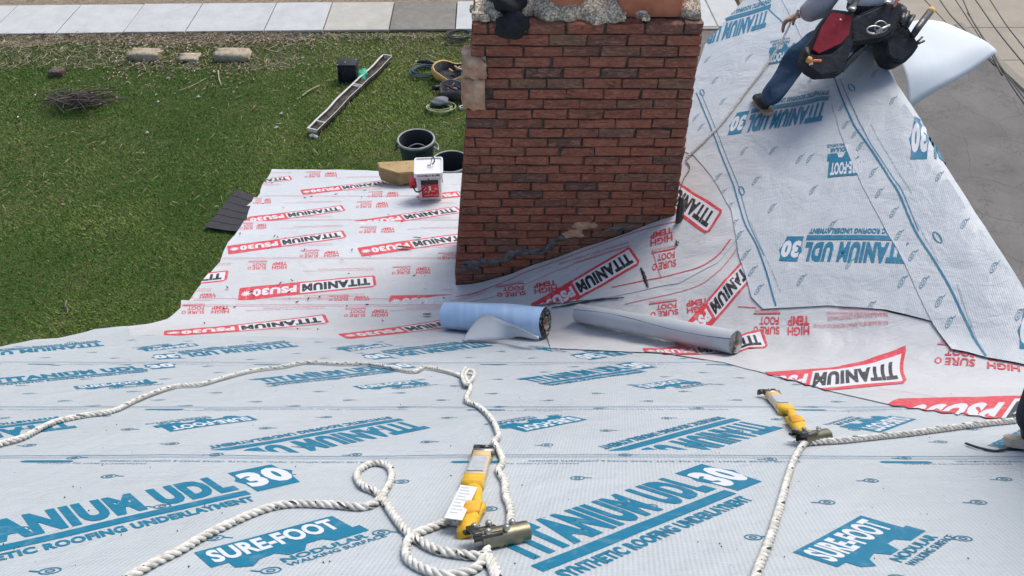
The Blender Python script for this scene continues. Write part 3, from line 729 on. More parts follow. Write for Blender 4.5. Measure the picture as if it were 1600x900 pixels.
for iy in range(-4, 6):
    for ix in range(-2, 4):
        x0, x1 = ix*3.0-.2+.012, ix*3.0+2.8-.012; y0, y1 = iy*stepy+.01, (iy+1)*stepy-.01
        bm = bmesh.new(); vs = [bm.verts.new(e0+ax*x+ay*y) for x, y in ((x0,y0),(x1,y0),(x1,y1),(x0,y1))]; bm.faces.new(vs)
        # keep the side beyond the kerb line
        k0, k1 = gz(1475, 28), gz(1610, 162); kd = (k1-k0).normalized(); no = Vector((kd.y, -kd.x, 0)) 
        if (gz(1590, 40)-k0).dot(no) < 0: no = -no
        if iy < 0: bmesh.ops.bisect_plane(bm, geom=bm.verts[:]+bm.edges[:]+bm.faces[:], plane_co=k0+no*.15, plane_no=no, clear_inner=True)
        if bm.faces:
            V = [v.co.copy() for v in bm.verts]; Fc = [[v.index for v in f.verts] for f in bm.faces]; bm.verts.index_update(); 
            n = len(V); f0 = [v.index for v in bm.faces[:][0].verts]
            VV = [(v.x, v.y, .02) for v in V] + [(v.x, v.y, .045) for v in V]
            FF = [[i+n for i in f0], ] + [[f0[j], f0[(j+1) % len(f0)], f0[(j+1) % len(f0)]+n, f0[j]+n] for j in range(len(f0))]
            build('slab', VV, FF, M['apron'], ap)
        bm.free()
k0, k1 = gz(1490, 42), gz(1900, 430); no_ = no
mb = MB(); V = []
for p in (k0, k1):
    for o_, z_ in ((0, .01), (0, .06), (.12, .10), (.16, .05)): q = p + no*o_; V.append((q.x, q.y, z_))
mb.add(V, [(0,1,5,4),(1,2,6,5),(2,3,7,6),(0,4,7,3)]); tag(mb.build('kerb', M['apron']), kind='structure')
# ---- grass blades
def grass():
    r = np.random.RandomState(11); n = 460000
    P = []
    X = r.uniform(-14.5, 2.3, n*2); Y = r.uniform(3.2, 17.6, n*2)
    # kept where the camera or a neighbour position sees lawn; off the slabs
    s_ = (X-a0.x)*dx.x + (Y-a0.y)*dx.y; o_ = (X-a0.x)*pn.x + (Y-a0.y)*pn.y
    keep = (o_ < -.06 - .30*r.rand(n*2)**2 - .25*(X < -3.2)*r.rand(n*2)) & (np.abs(X) < 1.6+.82*Y)
    keep |= (o_ < -.02) & (r.rand(n*2) < .15); keep &= o_ < -.02
    near = r.rand(n*2) < np.clip(1.3 - Y/22, .3, 1); keep &= near
    X, Y = X[keep][:n], Y[keep][:n]; n = len(X)
    f1 = sno(X, Y, 1.1, 0) + .6*sno(X, Y, 3.1, 7); f2 = sno(X, Y, .45, 12)
    a = r.uniform(0, 6.28, n); L = r.uniform(.012, .034, n)*(1+.3*f1); lean = r.uniform(.3, 1.3, n); wd = r.uniform(.0025, .0055, n)*(1+Y/22)
    bx, by = np.cos(a), np.sin(a)
    V = np.zeros((n, 3, 3)); V[:, 0] = np.stack([X-by*wd, Y+bx*wd, 0*X], 1); V[:, 1] = np.stack([X+by*wd, Y-bx*wd, 0*X], 1)
    V[:, 2] = np.stack([X+bx*L*lean, Y+by*L*lean, L], 1)
    me = bpy.data.meshes.new('grass'); me.vertices.add(n*3); me.vertices.foreach_set('co', V.ravel()); me.loops.add(n*3); me.loops.foreach_set('vertex_index', np.arange(n*3, dtype=np.int32))
    me.polygons.add(n); me.polygons.foreach_set('loop_start', np.arange(n, dtype=np.int32)*3); me.polygons.foreach_set('loop_total', np.full(n, 3, np.int32)); me.update()
    lush_shade = np.array([.042, .125, .010]); mid = np.array([.22, .285, .06]); dry = np.array([.28, .24, .12])
    t = np.clip(.5+.9*f1+.7*f2+r.normal(0, .25, n) + .13*(X+2.6) - .12*np.exp(-((X+6.5)/1.6)**2), 0, 1)[:, None]  # grass darkens leftward: soft shade put into the blade colour
    C = lush_shade*(1-t) + mid*t; C *= r.uniform(.85, 1.35, (n, 1))
    pd = np.clip(.05+.12*(f2 > .25)+.12*(f1 > .5) + .35*(o_[keep][:n] > -1.2), 0, 1); dd = (r.rand(n) < pd); C[dd] = dry*r.uniform(.6, 1.2, (dd.sum(), 1))
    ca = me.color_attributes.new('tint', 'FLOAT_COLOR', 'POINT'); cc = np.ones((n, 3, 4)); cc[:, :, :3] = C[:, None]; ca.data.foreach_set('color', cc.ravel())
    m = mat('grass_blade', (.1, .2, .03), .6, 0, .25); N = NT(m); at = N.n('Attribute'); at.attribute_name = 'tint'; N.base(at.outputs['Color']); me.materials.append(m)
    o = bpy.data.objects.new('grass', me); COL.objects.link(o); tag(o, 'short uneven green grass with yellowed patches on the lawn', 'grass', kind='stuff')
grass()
def scatter(name, label, cat, zones, cols, size, seed, kind='stuff'):
    r = random.Random(seed); mb = MB(); 
    for (u, v, ru, rv, n) in zones:
        for k in range(n):
            p = gz(u + r.gauss(0, ru), v + r.gauss(0, rv)); s = r.uniform(*size)*.8; a = r.uniform(0, 6.28); z = r.uniform(.015, .05); e = r.uniform(.35, .9)
            c_, s_ = math.cos(a)*s, math.sin(a)*s; dz = r.uniform(-.3, .3)*s
            V = [(p.x-c_, p.y-s_, z), (p.x-s_*e*.5, p.y+c_*e*.5, z+abs(dz)), (p.x+c_, p.y+s_, z+dz*.5), (p.x+s_*e*.5, p.y-c_*e*.5, z+.25*s)]
            mb.add([V[0], V[1], V[2]], [(0,1,2)], r.randrange(len(cols))); mb.add([V[0], V[2], V[3]], [(0,1,2)], r.randrange(len(cols)))
    o = mb.build(name, cols); tag(o, label, cat, kind=kind); return o
lf = [mat('dead_leaf_a', (.24, .15, .09), .8), mat('dead_leaf_b', (.36, .27, .18), .8), mat('dead_leaf_c', (.13, .085, .05), .8), mat('dead_leaf_d', (.46, .40, .30), .8)]
scatter('dead_leaves', 'brown and tan dead leaves lying over the lawn below the pavement', 'leaves',
        [(250,70,45,8,420), (240,100,50,14,420), (370,110,22,12,170), (180,62,60,6,240), (420,66,60,6,330), (120,155,22,8,90), (340,90,120,30,220), (150,60,150,5,300), (600,70,100,12,60), (560,110,110,40,60), (300,200,150,60,45), (500,260,80,60,25), (350,60,40,4,200), (100,100,80,30,120)], lf, (.018, .055), 4)
st = [mat('straw_a', (.45, .38, .25), .8), mat('straw_b', (.30, .24, .15), .8), mat('straw_c', (.20, .17, .12), .8)]
def straws():
    r = random.Random(9); mb = MB()
    for k in range(5200):
        u = r.uniform(-40, 735 if r.random() < .25 else 470); v = 55 + abs(r.gauss(0, 4)) if r.random() < .75 else r.uniform(60, 110)
        p = gz(u, v); a = r.uniform(0, 3.14); L = r.uniform(.03, .11); w_ = .004; c_, s_ = math.cos(a), math.sin(a); z = r.uniform(.01, .04)
        mb.add([(p.x-c_*L, p.y-s_*L, z), (p.x+c_*L, p.y+s_*L, z+r.uniform(0,.03)), (p.x+c_*L-s_*w_*2, p.y+s_*L+c_*w_*2, z+.01), (p.x-c_*L-s_*w_*2, p.y-s_*L+c_*w_*2, z)], [(0,1,2,3)], r.randrange(3))
    for k in range(1500):
        p = gz(r.uniform(-40, 735), r.uniform(-12, 7)); a = r.uniform(0, 3.14); L = r.uniform(.03, .12); c_, s_ = math.cos(a), math.sin(a); z = r.uniform(.01, .05)
        mb.add([(p.x-c_*L, p.y-s_*L, z), (p.x+c_*L, p.y+s_*L, z+.01), (p.x+c_*L-s_*.01, p.y+s_*L+c_*.01, z+.01)], [(0,1,2)], r.randrange(3))
    for k in range(260):
        p = gz(r.uniform(0, 720), r.uniform(60, 330)); a = r.uniform(0, 3.14); L = r.uniform(.03, .10); c_, s_ = math.cos(a), math.sin(a); z = r.uniform(.03, .05)
        mb.add([(p.x-c_*L, p.y-s_*L, z), (p.x+c_*L, p.y+s_*L, z+.01), (p.x+c_*L-s_*.008, p.y+s_*L+c_*.008, z+.01)], [(0,1,2)], r.randrange(2))
    tag(mb.build('dry_grass', st), 'pale dry grass stems raked along the edge of the pavement', 'dry grass', kind='stuff')
straws()
# ---------------------------------------------------------------- chimney
def zc(v): return at_y(800, v, CH_Y).z
ZT = zc(54)               # foot of the topmost brick row
ROW = (ZT - zc(445))/28.6
def xl_(z):               # left corner drifts outwards towards the foot
    return np.interp(z, [zc(445), zc(232), zc(150), zc(40)], [-.392, -.278, -.245, -.205])
def xr_(z): return np.interp(z, [zc(445), zc(40)], [1.04, .988])
m = mat('rug_face_brick', (.2, .06, .045), .88, 0, .25); N = NT(m)
oi = N.n('ObjectInfo'); ro = oi.outputs['Random']
cb = N.n('CombineXYZ'); N.l(N.math('MULTIPLY', ro, 37.0), cb.inputs[0]); N.l(N.math('MULTIPLY', ro, 91.0), cb.inputs[1]); N.l(N.math('MULTIPLY', ro, 13.0), cb.inputs[2])
tc = N.n('TexCoord'); vv = N.n('VectorMath'); vv.operation = 'ADD'; N.l(tc.outputs['Object'], vv.inputs[0]); N.l(cb.outputs[0], vv.inputs[1])
mp = N.n('Mapping'); mp.inputs['Scale'].default_value = (1, 1, 3.6); N.l(vv.outputs[0], mp.inputs[0])
gro = N.noise(mp.outputs[0], 17, 5, .62, 1.4); gr2 = N.noise(mp.outputs[0], 60, 4, .7, .5); bl = N.noise(vv.outputs[0], 9, 4, .6)
basec = N.ramp(ro, [(0, (.245, .075, .047)), (.22, (.31, .10, .058)), (.36, (.18, .075, .05)), (.50, (.265, .085, .052)), (.60, (.14, .095, .065)), (.68, (.28, .10, .06)), (.78, (.115, .055, .045)), (.87, (.155, .115, .07)), (.93, (.055, .050, .052)), (.96, (.21, .07, .05))], 'CONSTANT')
c = N.mix(N.math('MULTIPLY', N.ramp(bl, [(.42, g3(0)), (.62, g3(1))]), .55), basec, (.11, .065, .045))
c = N.mix(N.math('MULTIPLY', N.ramp(gro, [(.50, g3(0)), (.60, g3(1))]), .55), c, (.42, .20, .13), )  # painted highlights on the ridges; grooves below painted dark as shade
c = N.mix(N.math('MULTIPLY', N.ramp(gro, [(.32, g3(1)), (.44, g3(0))]), .85), c, (.035, .018, .015))
c = N.mix(N.math('MULTIPLY', N.ramp(gr2, [(.66, g3(0)), (.72, g3(1))]), .5), c, (.42, .36, .30)); c = N.mix(.22, c, (.36, .15, .10)); N.base(c)
b1 = N.bump(gro, .9, .012); N.bump(gr2, .5, .004, b1); M['brick'] = m
M['mortar'] = noisy('old_grey_mortar', (.055, .042, .035), (.12, .095, .08), 30, .95, .6, .01)
M['mortar2'] = noisy('smeared_grey_mortar', (.075, .075, .08), (.19, .195, .20), 22, .95, .8, .012)
M['cast'] = noisy('pinkish_stone', (.34, .18, .11), (.54, .38, .26), 14, .9, .9, .02, 12)
m = mat('exposed_aggregate_mortar', (.42, .38, .30), .95, 0, .2); N = NT(m); v = N.coord()
x = N.n('TexVoronoi'); x.inputs['Scale'].default_value = 95; N.l(v, x.inputs['Vector'])
sep = N.n('SeparateColor'); N.l(x.outputs['Color'], sep.inputs[0])
c = N.ramp(sep.outputs[0], [(0, (.32, .26, .18)), (.25, (.58, .48, .34)), (.5, (.72, .62, .46)), (.75, (.44, .38, .29)), (.9, (.80, .73, .60))], 'CONSTANT')
c = N.mix(N.ramp(x.outputs['Distance'], [(.45, g3(0)), (.8, g3(.6))]), c, (.22, .19, .15)); N.base(c); N.bump(x.outputs['Distance'], -.9 if False else .9, .006); M['crown'] = m
M['clay'] = noisy('terracotta_flue', (.40, .13, .065), (.52, .20, .11), 12, .75, .3, .005); M['soot'] = mat('flue_soot', (.02, .018, .016), .95)
DEP = .78; CHB = 1.9     # chimney depth, hidden foot height
chim = thing('brick_chimney', (.35, CH_Y+DEP/2, 0), 'broad red brick chimney with a crumbling mortar cap rising through the roof valley', 'chimney')
ZC = ZT + ROW*1.0
# core, recessed 9 mm behind the brick faces
V = []
for z in (CHB, ZC-.012):
    V += [(xl_(z)+.012, CH_Y+.014, z), (xr_(z)-.012, CH_Y+.014, z), (xr_(z)-.012, CH_Y+DEP-.011, z), (xl_(z)+.012, CH_Y+DEP-.011, z)]
build('mortar_core', V, [(0,1,5,4),(1,2,6,5),(2,3,7,6),(3,0,4,7),(4,5,6,7)], M['mortar'], chim)
def brick_mesh(seed, worn=0):
    r = random.Random(seed); bm = bmesh.new(); bmesh.ops.create_cube(bm, size=1)
    bmesh.ops.bevel(bm, geom=bm.edges[:], offset=.04, segments=1, affect='EDGES')
    me = bpy.data.meshes.new('brick')
    for v in bm.verts:
        v.co += Vector((r.uniform(-1, 1)*.018, r.uniform(-1, 1)*.045, r.uniform(-1, 1)*.075))
        if worn and v.co.z > .3: v.co.z -= r.uniform(0, .18); v.co.x *= 1-r.uniform(0, .06)
    bmesh.ops.triangulate(bm, faces=[f for f in bm.faces if len(f.verts) > 4]); bm.to_mesh(me); bm.free(); me.materials.append(M['brick']); return me
BM = [brick_mesh(i) for i in range(8)]; BW = [brick_mesh(50+i, 1) for i in range(4)]
def real_sized(meshes, L, D, H):
    out = []
    for b in meshes:
        q = b.copy(); q.transform(Matrix.Diagonal((L, D, H, 1))); out.append(q)
    return out
BL = .203; JT = .010; BH = ROW - .009
cache = {}
def put_brick(xc, y, z, L, dep=.095, worn=False, rot=0, push=0, parent=chim, mtl=None):
    k = (round(L, 2), dep, worn)
    if k not in cache: cache[k] = real_sized(BW if worn else BM, round(L, 2), dep, BH)
    me = random.choice(cache[k])
    o = bpy.data.objects.new('brick', me); COL.objects.link(o); o.parent = parent
    o.location = Vector((xc, y, z)) - ORG[parent.name]; o.rotation_euler = (random.uniform(-.008, .008), random.uniform(-.006, .006), rot + random.uniform(-.01, .01)); return o
random.seed(12)
nrow = int((ZC - CHB)/ROW)
side = []
for i in range(nrow):
    z1 = ZC - i*ROW; zc_ = z1 - ROW/2; L0, R0 = float(xl_(zc_)), float(xr_(zc_))
    # leave out rows wholly below the roof membrane
    if zc_ < float(roof(-.38, CH_Y, False)) - .12 and True:
        low = True
    else: low = False
    offs = (0 if i % 2 else .5)*BL + [.0, .012, -.015, .02, -.01][i % 5]
    x = R0 - offs - (0 if offs > .03 else BL) if False else None
    edges = [R0]; q = R0 - (BL*.5 if i % 2 == 0 else BL) + [.0, .012, -.015, .02, -.01][i % 5]
    while q > L0 + .05: edges.append(q); q -= BL + random.uniform(-.004, .004)
    edges.append(L0)
    if edges[-2]-edges[-1] < .05: edges.pop(-2)
    stone_row = zc(88) > zc_ > zc(170)
    for j in range(len(edges)-1):
        b, a = edges[j], edges[j+1]; L = b-a-JT
        if stone_row and j == len(edges)-2:
            a = L0+.085
            if b-a < .05: continue
            L = b-a-JT
        if low and float(roof(b, CH_Y, False)) > zc_+.15: continue
        if not low and float(roof((a+b)/2, CH_Y, False)) > z1+.08: continue
        put_brick((a+b)/2, CH_Y+.0475+random.uniform(-.004, .003), zc_, L, worn=(i == 0 and random.random() < .8))
    for sd in (0, 1):
        n = 4; ln = (DEP-.10)/n*1.0
        for j in range(4 if i % 2 == 0 else 4):
            y = CH_Y + .095 + (DEP-.19)*(j+.5)/4; xx = (L0+.0475 if sd == 0 else R0-.0475); side.append((xx, y, zc_, (DEP-.19)/4-JT, 1))
    for j in range(6):
        side.append((L0+(R0-L0)*(j+.5)/6, CH_Y+DEP-.0475, zc_, (R0-L0)/6-JT, 0))
mb = MB()
for xx, y, z, L, s_ in side: mb.box((xx, y, z), (.095, L, BH) if s_ else (L, .095, BH))
tag(mb.build('side_brickwork', M['brick'], chim), kind='stuff')
# weathered stones at the left corner
def stone(name, parent, c, d, m, seed, sub=2, rough=.12, **k):
    r = random.Random(seed); bm = bmesh.new(); bmesh.ops.create_cube(bm, size=1); bmesh.ops.subdivide_edges(bm, edges=bm.edges[:], cuts=sub+1, use_grid_fill=True)
    V = []
    for v in bm.verts:
        q = v.co*1.0; rr_ = max(abs(q.x), abs(q.y), abs(q.z)); ln = q.length; q = q*(1 - .06*max(0, ln/.5-1))
        q += Vector((r.uniform(-1,1), r.uniform(-1,1), r.uniform(-1,1)))*rough*.35; V.append((c[0]+q.x*d[0], c[1]+q.y*d[1], c[2]+q.z*d[2]))
    bm.verts.index_update(); Fc = [[v.index for v in f.verts] for f in bm.faces]; bm.free(); o = build(name, V, Fc, m, parent, True); return o
for v0, v1, sd in ((89, 121, 5), (121, 170, 6)):
    zt, zb = zc(v0), zc(v1)
    o = stone('stone', chim, (float(xl_(zt))+.022, CH_Y+.06, (zt+zb)/2), (.13, .17, zt-zb), M['cast'], sd, 2, .16)
# mortar patches low on the face
def patch(pts, th=.006, m='mortar2', seed=1, name='mortar_patch'):
    r = random.Random(seed); P = [at_y(u, v, CH_Y-.001) for u, v in pts]; Q = []
    for i in range(len(P)):
        a, b = P[i], P[(i+1) % len(P)]
        for k in range(5): Q.append(a.lerp(b, k/5) + Vector((r.uniform(-.012, .012), 0, r.uniform(-.010, .010))))
    c = sum(Q, Vector())/len(Q); n = len(Q); V = [tuple(q) for q in Q] + [tuple(c + (q-c)*.8 + Vector((0, -th*r.uniform(.5, 1.2), 0))) for q in Q]
    build(name, V, [[i, (i+1) % n, n+(i+1) % n, n+i] for i in range(n)] + [list(range(n, 2*n))], M[m], chim, True)
for i, p in enumerate([[(858,377),(880,366),(884,370),(868,380),(862,392),(852,394),(850,388)], [(790,392),(840,388),(852,390),(850,396),(800,398),(792,404),(786,404)], [(760,404),(792,402),(794,408),(770,414),(724,416),(722,410)],
                       [(790,398),(800,396),(806,399),(798,402)], [(940,357),(980,352),(1000,354),(970,360),(944,361)], [(720,416),(750,414),(748,420),(718,424)], [(880,362),(908,357),(912,370),(880,372)]]):
    patch(p, seed=i, m='mortar2' if i != 6 else 'cast')
for i, p in enumerate([[(896,348),(932,347),(932,355),(896,356)]]): patch(p, .02, 'cast', 20, 'pale_brick')
# crown: crumbling mortar cap
def crown():
    nx, ny = 90, 50; x0, x1 = float(xl_(ZC))-.0, float(xr_(ZC)); V = []; Fc = []
    r = np.random.RandomState(4)
    edge = lambda x: .050 + .030*np.sin(x*9+1)+.022*np.sin(x*23)+.016*np.sin(x*51+2) + (.05 if x > x1-.28 and x < x1-.14 else 0)
    for j in range(ny+1):
        for i in range(nx+1):
            x = x0+.015 + (x1-x0-.03)*i/nx; e = edge(x); f = j/ny; y = CH_Y + e + (DEP-.04-e)*f
            h = .020 + .075*min(1, f*4.5)**.7*(1-max(0, f-.8)*3) + .006*math.sin(x*70+y*20)*math.sin(y*90+x*11) + r.uniform(-.0035, .0035)
            if j == 0: h = -.01
            if j == 1: h = .014 + r.uniform(0, .012); y = CH_Y + e - .008 + r.uniform(-.006, .006)
            V.append((x, y, ZC + h))
    for j in range(ny):
        for i in range(nx): a = j*(nx+1)+i; Fc.append((a, a+1, a+nx+2, a+nx+1))
    build('mortar_cap', V, Fc, M['crown'], chim, True)
    for k, (u, v, s_) in enumerate([(748,22,.07),(758,30,.05),(756,14,.08),(970,28,.05),(1010,30,.04),(742,12,.05)]):
        p = at_z(u, v, ZC+.02); stone('mortar_lump', chim, (p.x, max(p.y, CH_Y+.03), ZC+.015), (s_, s_*.8, s_*.55), M['crown'], 70+k, 2, .2)
crown()
# clay flues
zf = ZC+.07
fr = .115; fc = at_z(884, 11, ZC+.045)
mb = MB(); c0_ = Vector((fc.x, fc.y+fr, ZC+.03))
mb.lathe(c0_, [(fr*1.0, -.03), (fr*1.0, .30), (fr*1.08, .31), (fr*1.08, .36), (fr*1.0, .375), (fr*.86, .372), (fr*.82, .0), (fr*.8, -.3)], 32, sx=1.25, sy=1.0)
round_flue = mb.build('clay_flue_liner', M['clay'], chim, True)
p = at_z(1021, 4, ZC+.10); bm = bmesh.new(); cx, cy = p.x, at_z(1021, 13, ZC+.045).y+.13; hw, hd, th = .168, .13, .022
mb = MB(); ring_o = []; 
def rrect(hw, hd, r_, z, n=5):
    P = []
    for sx, sy, a0_ in ((1,1,0),(-1,1,90),(-1,-1,180),(1,-1,270)):
        for k in range(n+1):
            a = R(a0_ + 90*k/n); P.append((cx+sx*(hw-r_)+r_*math.cos(a), cy+sy*(hd-r_)+r_*math.sin(a), z))
    return P
Ls = [rrect(hw, hd, .03, ZC+.0), rrect(hw, hd, .03, ZC+.345), rrect(hw-.004, hd-.004, .03, ZC+.35), rrect(hw-th, hd-th, .02, ZC+.35), rrect(hw-th, hd-th, .02, ZC-.3)]
n = len(Ls[0]); V = [q for l in Ls for q in l]; mb.add(V, [(i*n+k, i*n+(k+1) % n, (i+1)*n+(k+1) % n, (i+1)*n+k) for i in range(4) for k in range(n)])
mb.build('clay_flue_liner', M['clay'], chim, True)
# black cap left on the crown
M['black_cloth'] = noisy('black_fabric', (.008, .008, .010), (.018, .018, .022), 30, .85, .4, .006)
def blob(name, c, d, m, seed, rough=.12, sub=3, parent=None, f=None, **k):
    r = np.random.RandomState(seed); bm = bmesh.new(); bmesh.ops.create_icosphere(bm, subdivisions=sub, radius=1)
    ph = r.uniform(0, 6.28, (6, 3)); fr_ = r.uniform(1.5, 5, (6, 3)); V = []
    for v in bm.verts:
        q = v.co; s = sum(math.sin(q.x*fr_[i][0]+q.y*fr_[i][1]+q.z*fr_[i][2]+ph[i][0]) for i in range(6))/6
        w_ = q*(1 + rough*s*2)
        if f: w_ = f(w_)
        V.append((c[0]+w_.x*d[0], c[1]+w_.y*d[1], c[2]+w_.z*d[2]))
    bm.verts.index_update(); Fc = [[v.index for v in ff.verts] for ff in bm.faces]; bm.free(); return build(name, V, Fc, m, parent, True)
pc = at_y(797, 8, CH_Y+.10)
cap = thing('work_glove', (pc.x, CH_Y+.1, ZC+.02), 'bundle of black cloth draped over the front edge of the chimney top', 'cloth')
blob('folded_cloth', (pc.x-.01, CH_Y+.10, ZC+.075), (.10, .10, .07), M['black_cloth'], 3, .22, 4, cap)
q = at_y(797, 25, CH_Y-.02)
blob('hanging_fold', (q.x+.005, CH_Y-.012, ZC-.012), (.085, .045, .07), M['black_cloth'], 8, .18, 4, cap)
# ---------------------------------------------------------------- house body under the roof sheets
M['siding'] = noisy('pale_siding', (.45, .44, .40), (.52, .51, .47), 4, .8, .2)
M['osb'] = noisy('roof_deck_board', (.30, .21, .12), (.40, .29, .17), 12, .9, .5)
house = thing('house', (0, 0, 0), 'house whose sheathed roof slopes fill the foreground and carry the chimney', 'house')
def deck(name, xs, ys, off, m):
    V = []; nx, ny = len(xs), len(ys)
    for y in ys:
        for x in xs: V.append((x, y, float(roof(x, y, False)) - off))
    n = len(V); V += [(a, b, c-.05) for a, b, c in V]
    F1 = [(j*nx+i, j*nx+i+1, (j+1)*nx+i+1, (j+1)*nx+i) for j in range(ny-1) for i in range(nx-1)]; F2 = [[i+n for i in f][::-1] for f in F1]
    rim = [j*nx for j in range(ny)] + [(ny-1)*nx+i for i in range(1, nx)] + [j*nx+nx-1 for j in range(ny-2, -1, -1)] + [i for i in range(nx-2, 0, -1)]
    F3 = [(rim[k], rim[(k+1) % len(rim)], rim[(k+1) % len(rim)]+n, rim[k]+n) for k in range(len(rim))]
    build(name, V, F1+F2+F3, m, house)
yp_end = yl(272)
deck('roof_deck', np.linspace(-1.95, -.40, 12), np.linspace(3.3, yp_end-.01, 20), .02, M['osb'])
deck('roof_deck', np.linspace(-1.95, 2.2, 30), np.linspace(-.3, 3.35, 40), .02, M['osb'])
V = []
ys = np.linspace(3.0, 6.5, 15); ex = [(-.38, 1.02)]
def gdeck(xa, xb, ya, yb, nx=12, ny=12):
    deck('roof_deck', np.linspace(xa, xb, nx), np.linspace(ya, yb, ny), .03, M['osb'])
gdeck(1.12, 2.15, 3.3, 5.2); gdeck(1.85, 2.22, 5.2, 6.4, 6, 8); gdeck(-.38, 1.12, 3.3, CH_Y-.02, 10, 5)
def wall(x0, x1, y0, y1, zt):
    mb = MB(); mb.box(((x0+x1)/2, (y0+y1)/2, zt/2-.1), (x1-x0, y1-y0, zt+.2)); mb.build('wall', M['siding'], house)
wall(-2.15, 2.2, -2.0, 2.6, 2.9); wall(-2.0, -.45, 2.6, yp_end-.5, 1.9); wall(-.3, 1.0, 2.6, CH_Y, 1.9); wall(1.25, 2.22, 2.6, 5.2, 3.0)
# ---------------------------------------------------------------- ropes
M['rope'] = noisy('white_rope_strand', (.46, .44, .38), (.74, .73, .68), 60, .8, .4, .002, 300)
M['rope_dark'] = noisy('dark_tracer_yarn', (.03, .035, .03), (.12, .12, .10), 200, .8, 0)
def rope_mesh(P, r=.008, pitch=.052, tracer=0, seed=0, part=None):
    rr = random.Random(seed)
    P = [Vector(p) for p in P]; L = [0]
    for i in range(1, len(P)): L.append(L[-1]+(P[i]-P[i-1]).length)
    n = max(8, int(L[-1]/.0045)); Q = []; j = 0
    for i in range(n+1):
        s = L[-1]*i/n
        while j < len(L)-2 and L[j+1] < s: j += 1
        f = (s-L[j])/max(1e-9, L[j+1]-L[j]); Q.append(P[j].lerp(P[j+1], f))
    mb = MB(); a = None; C = []
    for i, q in enumerate(Q):
        t = (Q[min(i+1, n)]-Q[max(i-1, 0)]).normalized()
        if a is None: a = t.orthogonal().normalized()
        b = t.cross(a).normalized(); a = b.cross(t).normalized(); C.append((q, a.copy(), b, L[-1]*i/n))
    k3 = 6
    for s in range(3):
        V = []; MI = []
        for q, a_, b_, l in C:
            th = 2*math.pi*(l/pitch + s/3); c = q + (a_*math.cos(th) + b_*math.sin(th))*r*.50
            for k in range(k3):
                ph = 2*math.pi*k/k3; V.append(c + (a_*math.cos(ph) + b_*math.sin(ph))*r*.55)
        Fc = []; m_ = []
        for i in range(n):
            for k in range(k3): Fc.append((i*k3+k, i*k3+(k+1) % k3, (i+1)*k3+(k+1) % k3, (i+1)*k3+k))
        base = len(mb.V); mb.V += [tuple(v) for v in V]; mb.F += [[x+base for x in f] for f in Fc]
        on = False; left = 0
        for i in range(n):
            if left <= 0:
                on = (s == 0 and rr.random() < tracer) ; left = rr.randint(1, 3)
            left -= 1
            mb.M += [1 if (on and k < 1) else 0 for k in range(k3)]
    return mb
def on_roof(px, lift=0.0, r=.008, n=8):
    out = []
    for q in px:
        l = q[2] if len(q) > 2 else 0
        h = hit(q[0], q[1], r+.0215+l); out.append(h)
    S = smooth_path(out, n)
    fixed = []
    for p in S:
        zmin = float(roof(p.x, p.y)) + .0212 + r
        fixed.append(Vector((p.x, p.y, max(p.z, zmin))))
    return fixed
def rope(px, label, r=.0085, tracer=.35, seed=0, name='safety_rope', grp='white twisted lifelines lying on the near roof'):
    P = on_roof(px, r=r); mb = rope_mesh(P, r, .05, tracer, seed)
    return tag(mb.build(name, [M['rope'], M['rope_dark']], None, True), label, 'rope', grp)
far_rope = [(-60,712),(0,694),(40,683),(85,660),(130,650),(180,641),(230,618),(275,603),(315,600),(360,587),(403,577),(440,573),(478,566),(530,568),(580,569),(620,576),(648,580),(665,574),(700,580),(722,588),(735,603),(729,625),(748,635),(768,655),(779,680),(772,690),(777,700),(786,722),(779,735),(788,752),(790,775),(797,795),(796,828),(785,850)]
rope(far_rope, 'long twisted white rope winding from the left edge across to the middle rope grab', seed=1)
loop1 = [(195,905),(240,880),(285,858),(330,832),(400,800),(450,787),(520,788),(570,792),(595,778),(612,745),(605,727),(580,724),(558,738),(565,758),(590,770),(605,790),(622,815),(640,835),(680,858),(730,868),(765,872),(778,905)]
rope(loop1, 'twisted white rope with an upright loop, running from the lower left to middle grab', seed=2)
loop2 = [(728,822),(705,815),(672,825),(643,838),(634,858),(640,875),(670,892),(705,898),(745,887),(758,866),(762,858)]
rope(loop2, 'short round bight of twisted white rope beside the middle rope grab', seed=3)
knot = [(728,574),(722,585),(728,600),(738,592),(741,581),(733,577),(727,585),(731,598)]
rope([(a, b, .012) for a, b in knot], 'small knot tied in the far rope where it turns downhill', seed=6, r=.0075)
rope([(760,868),(768,885),(776,910)], 'rope end leaving the middle rope grab at the bottom edge', seed=7)
rope([(1176,915),(1186,885),(1200,850),(1216,800),(1230,750),(1240,720),(1255,695),(1268,690)], 'straight white rope hanging from the right rope grab to the bottom edge', seed=4)
rope([(1262,692),(1310,688),(1360,683),(1420,677),(1480,669),(1540,662),(1590,657),(1640,650)], 'straight white rope running from the right rope grab to the right edge', seed=5, tracer=.5)
# ---------------------------------------------------------------- rope grabs and their shock absorbers
M['olive'] = noisy('olive_plated_steel', (.16, .15, .10), (.26, .24, .17), 15, .35, .2, .002, 60, metal=.8)
M['steel'] = noisy('worn_zinc_steel', (.34, .33, .30), (.50, .48, .44), 20, .35, .2, .002, 60, metal=.9)
M['darksteel'] = noisy('dark_steel', (.05, .05, .045), (.10, .10, .09), 20, .4, .2, .002, metal=.7)
M['yellow'] = noisy('yellow_webbing', (.62, .36, .02), (.75, .46, .04), 30, .7, .5, .003, 150)
M['orange'] = noisy('orange_webbing', (.62, .27, .02), (.80, .44, .05), 30, .7, .3, .003)
M['cream'] = noisy('clear_sleeve_over_webbing', (.55, .47, .33), (.66, .58, .44), 10, .3, .2, .003, 30, spec=.7)
M['cream2'] = noisy('faded_orange_webbing', (.55, .36, .14), (.66, .46, .22), 20, .7, .3)
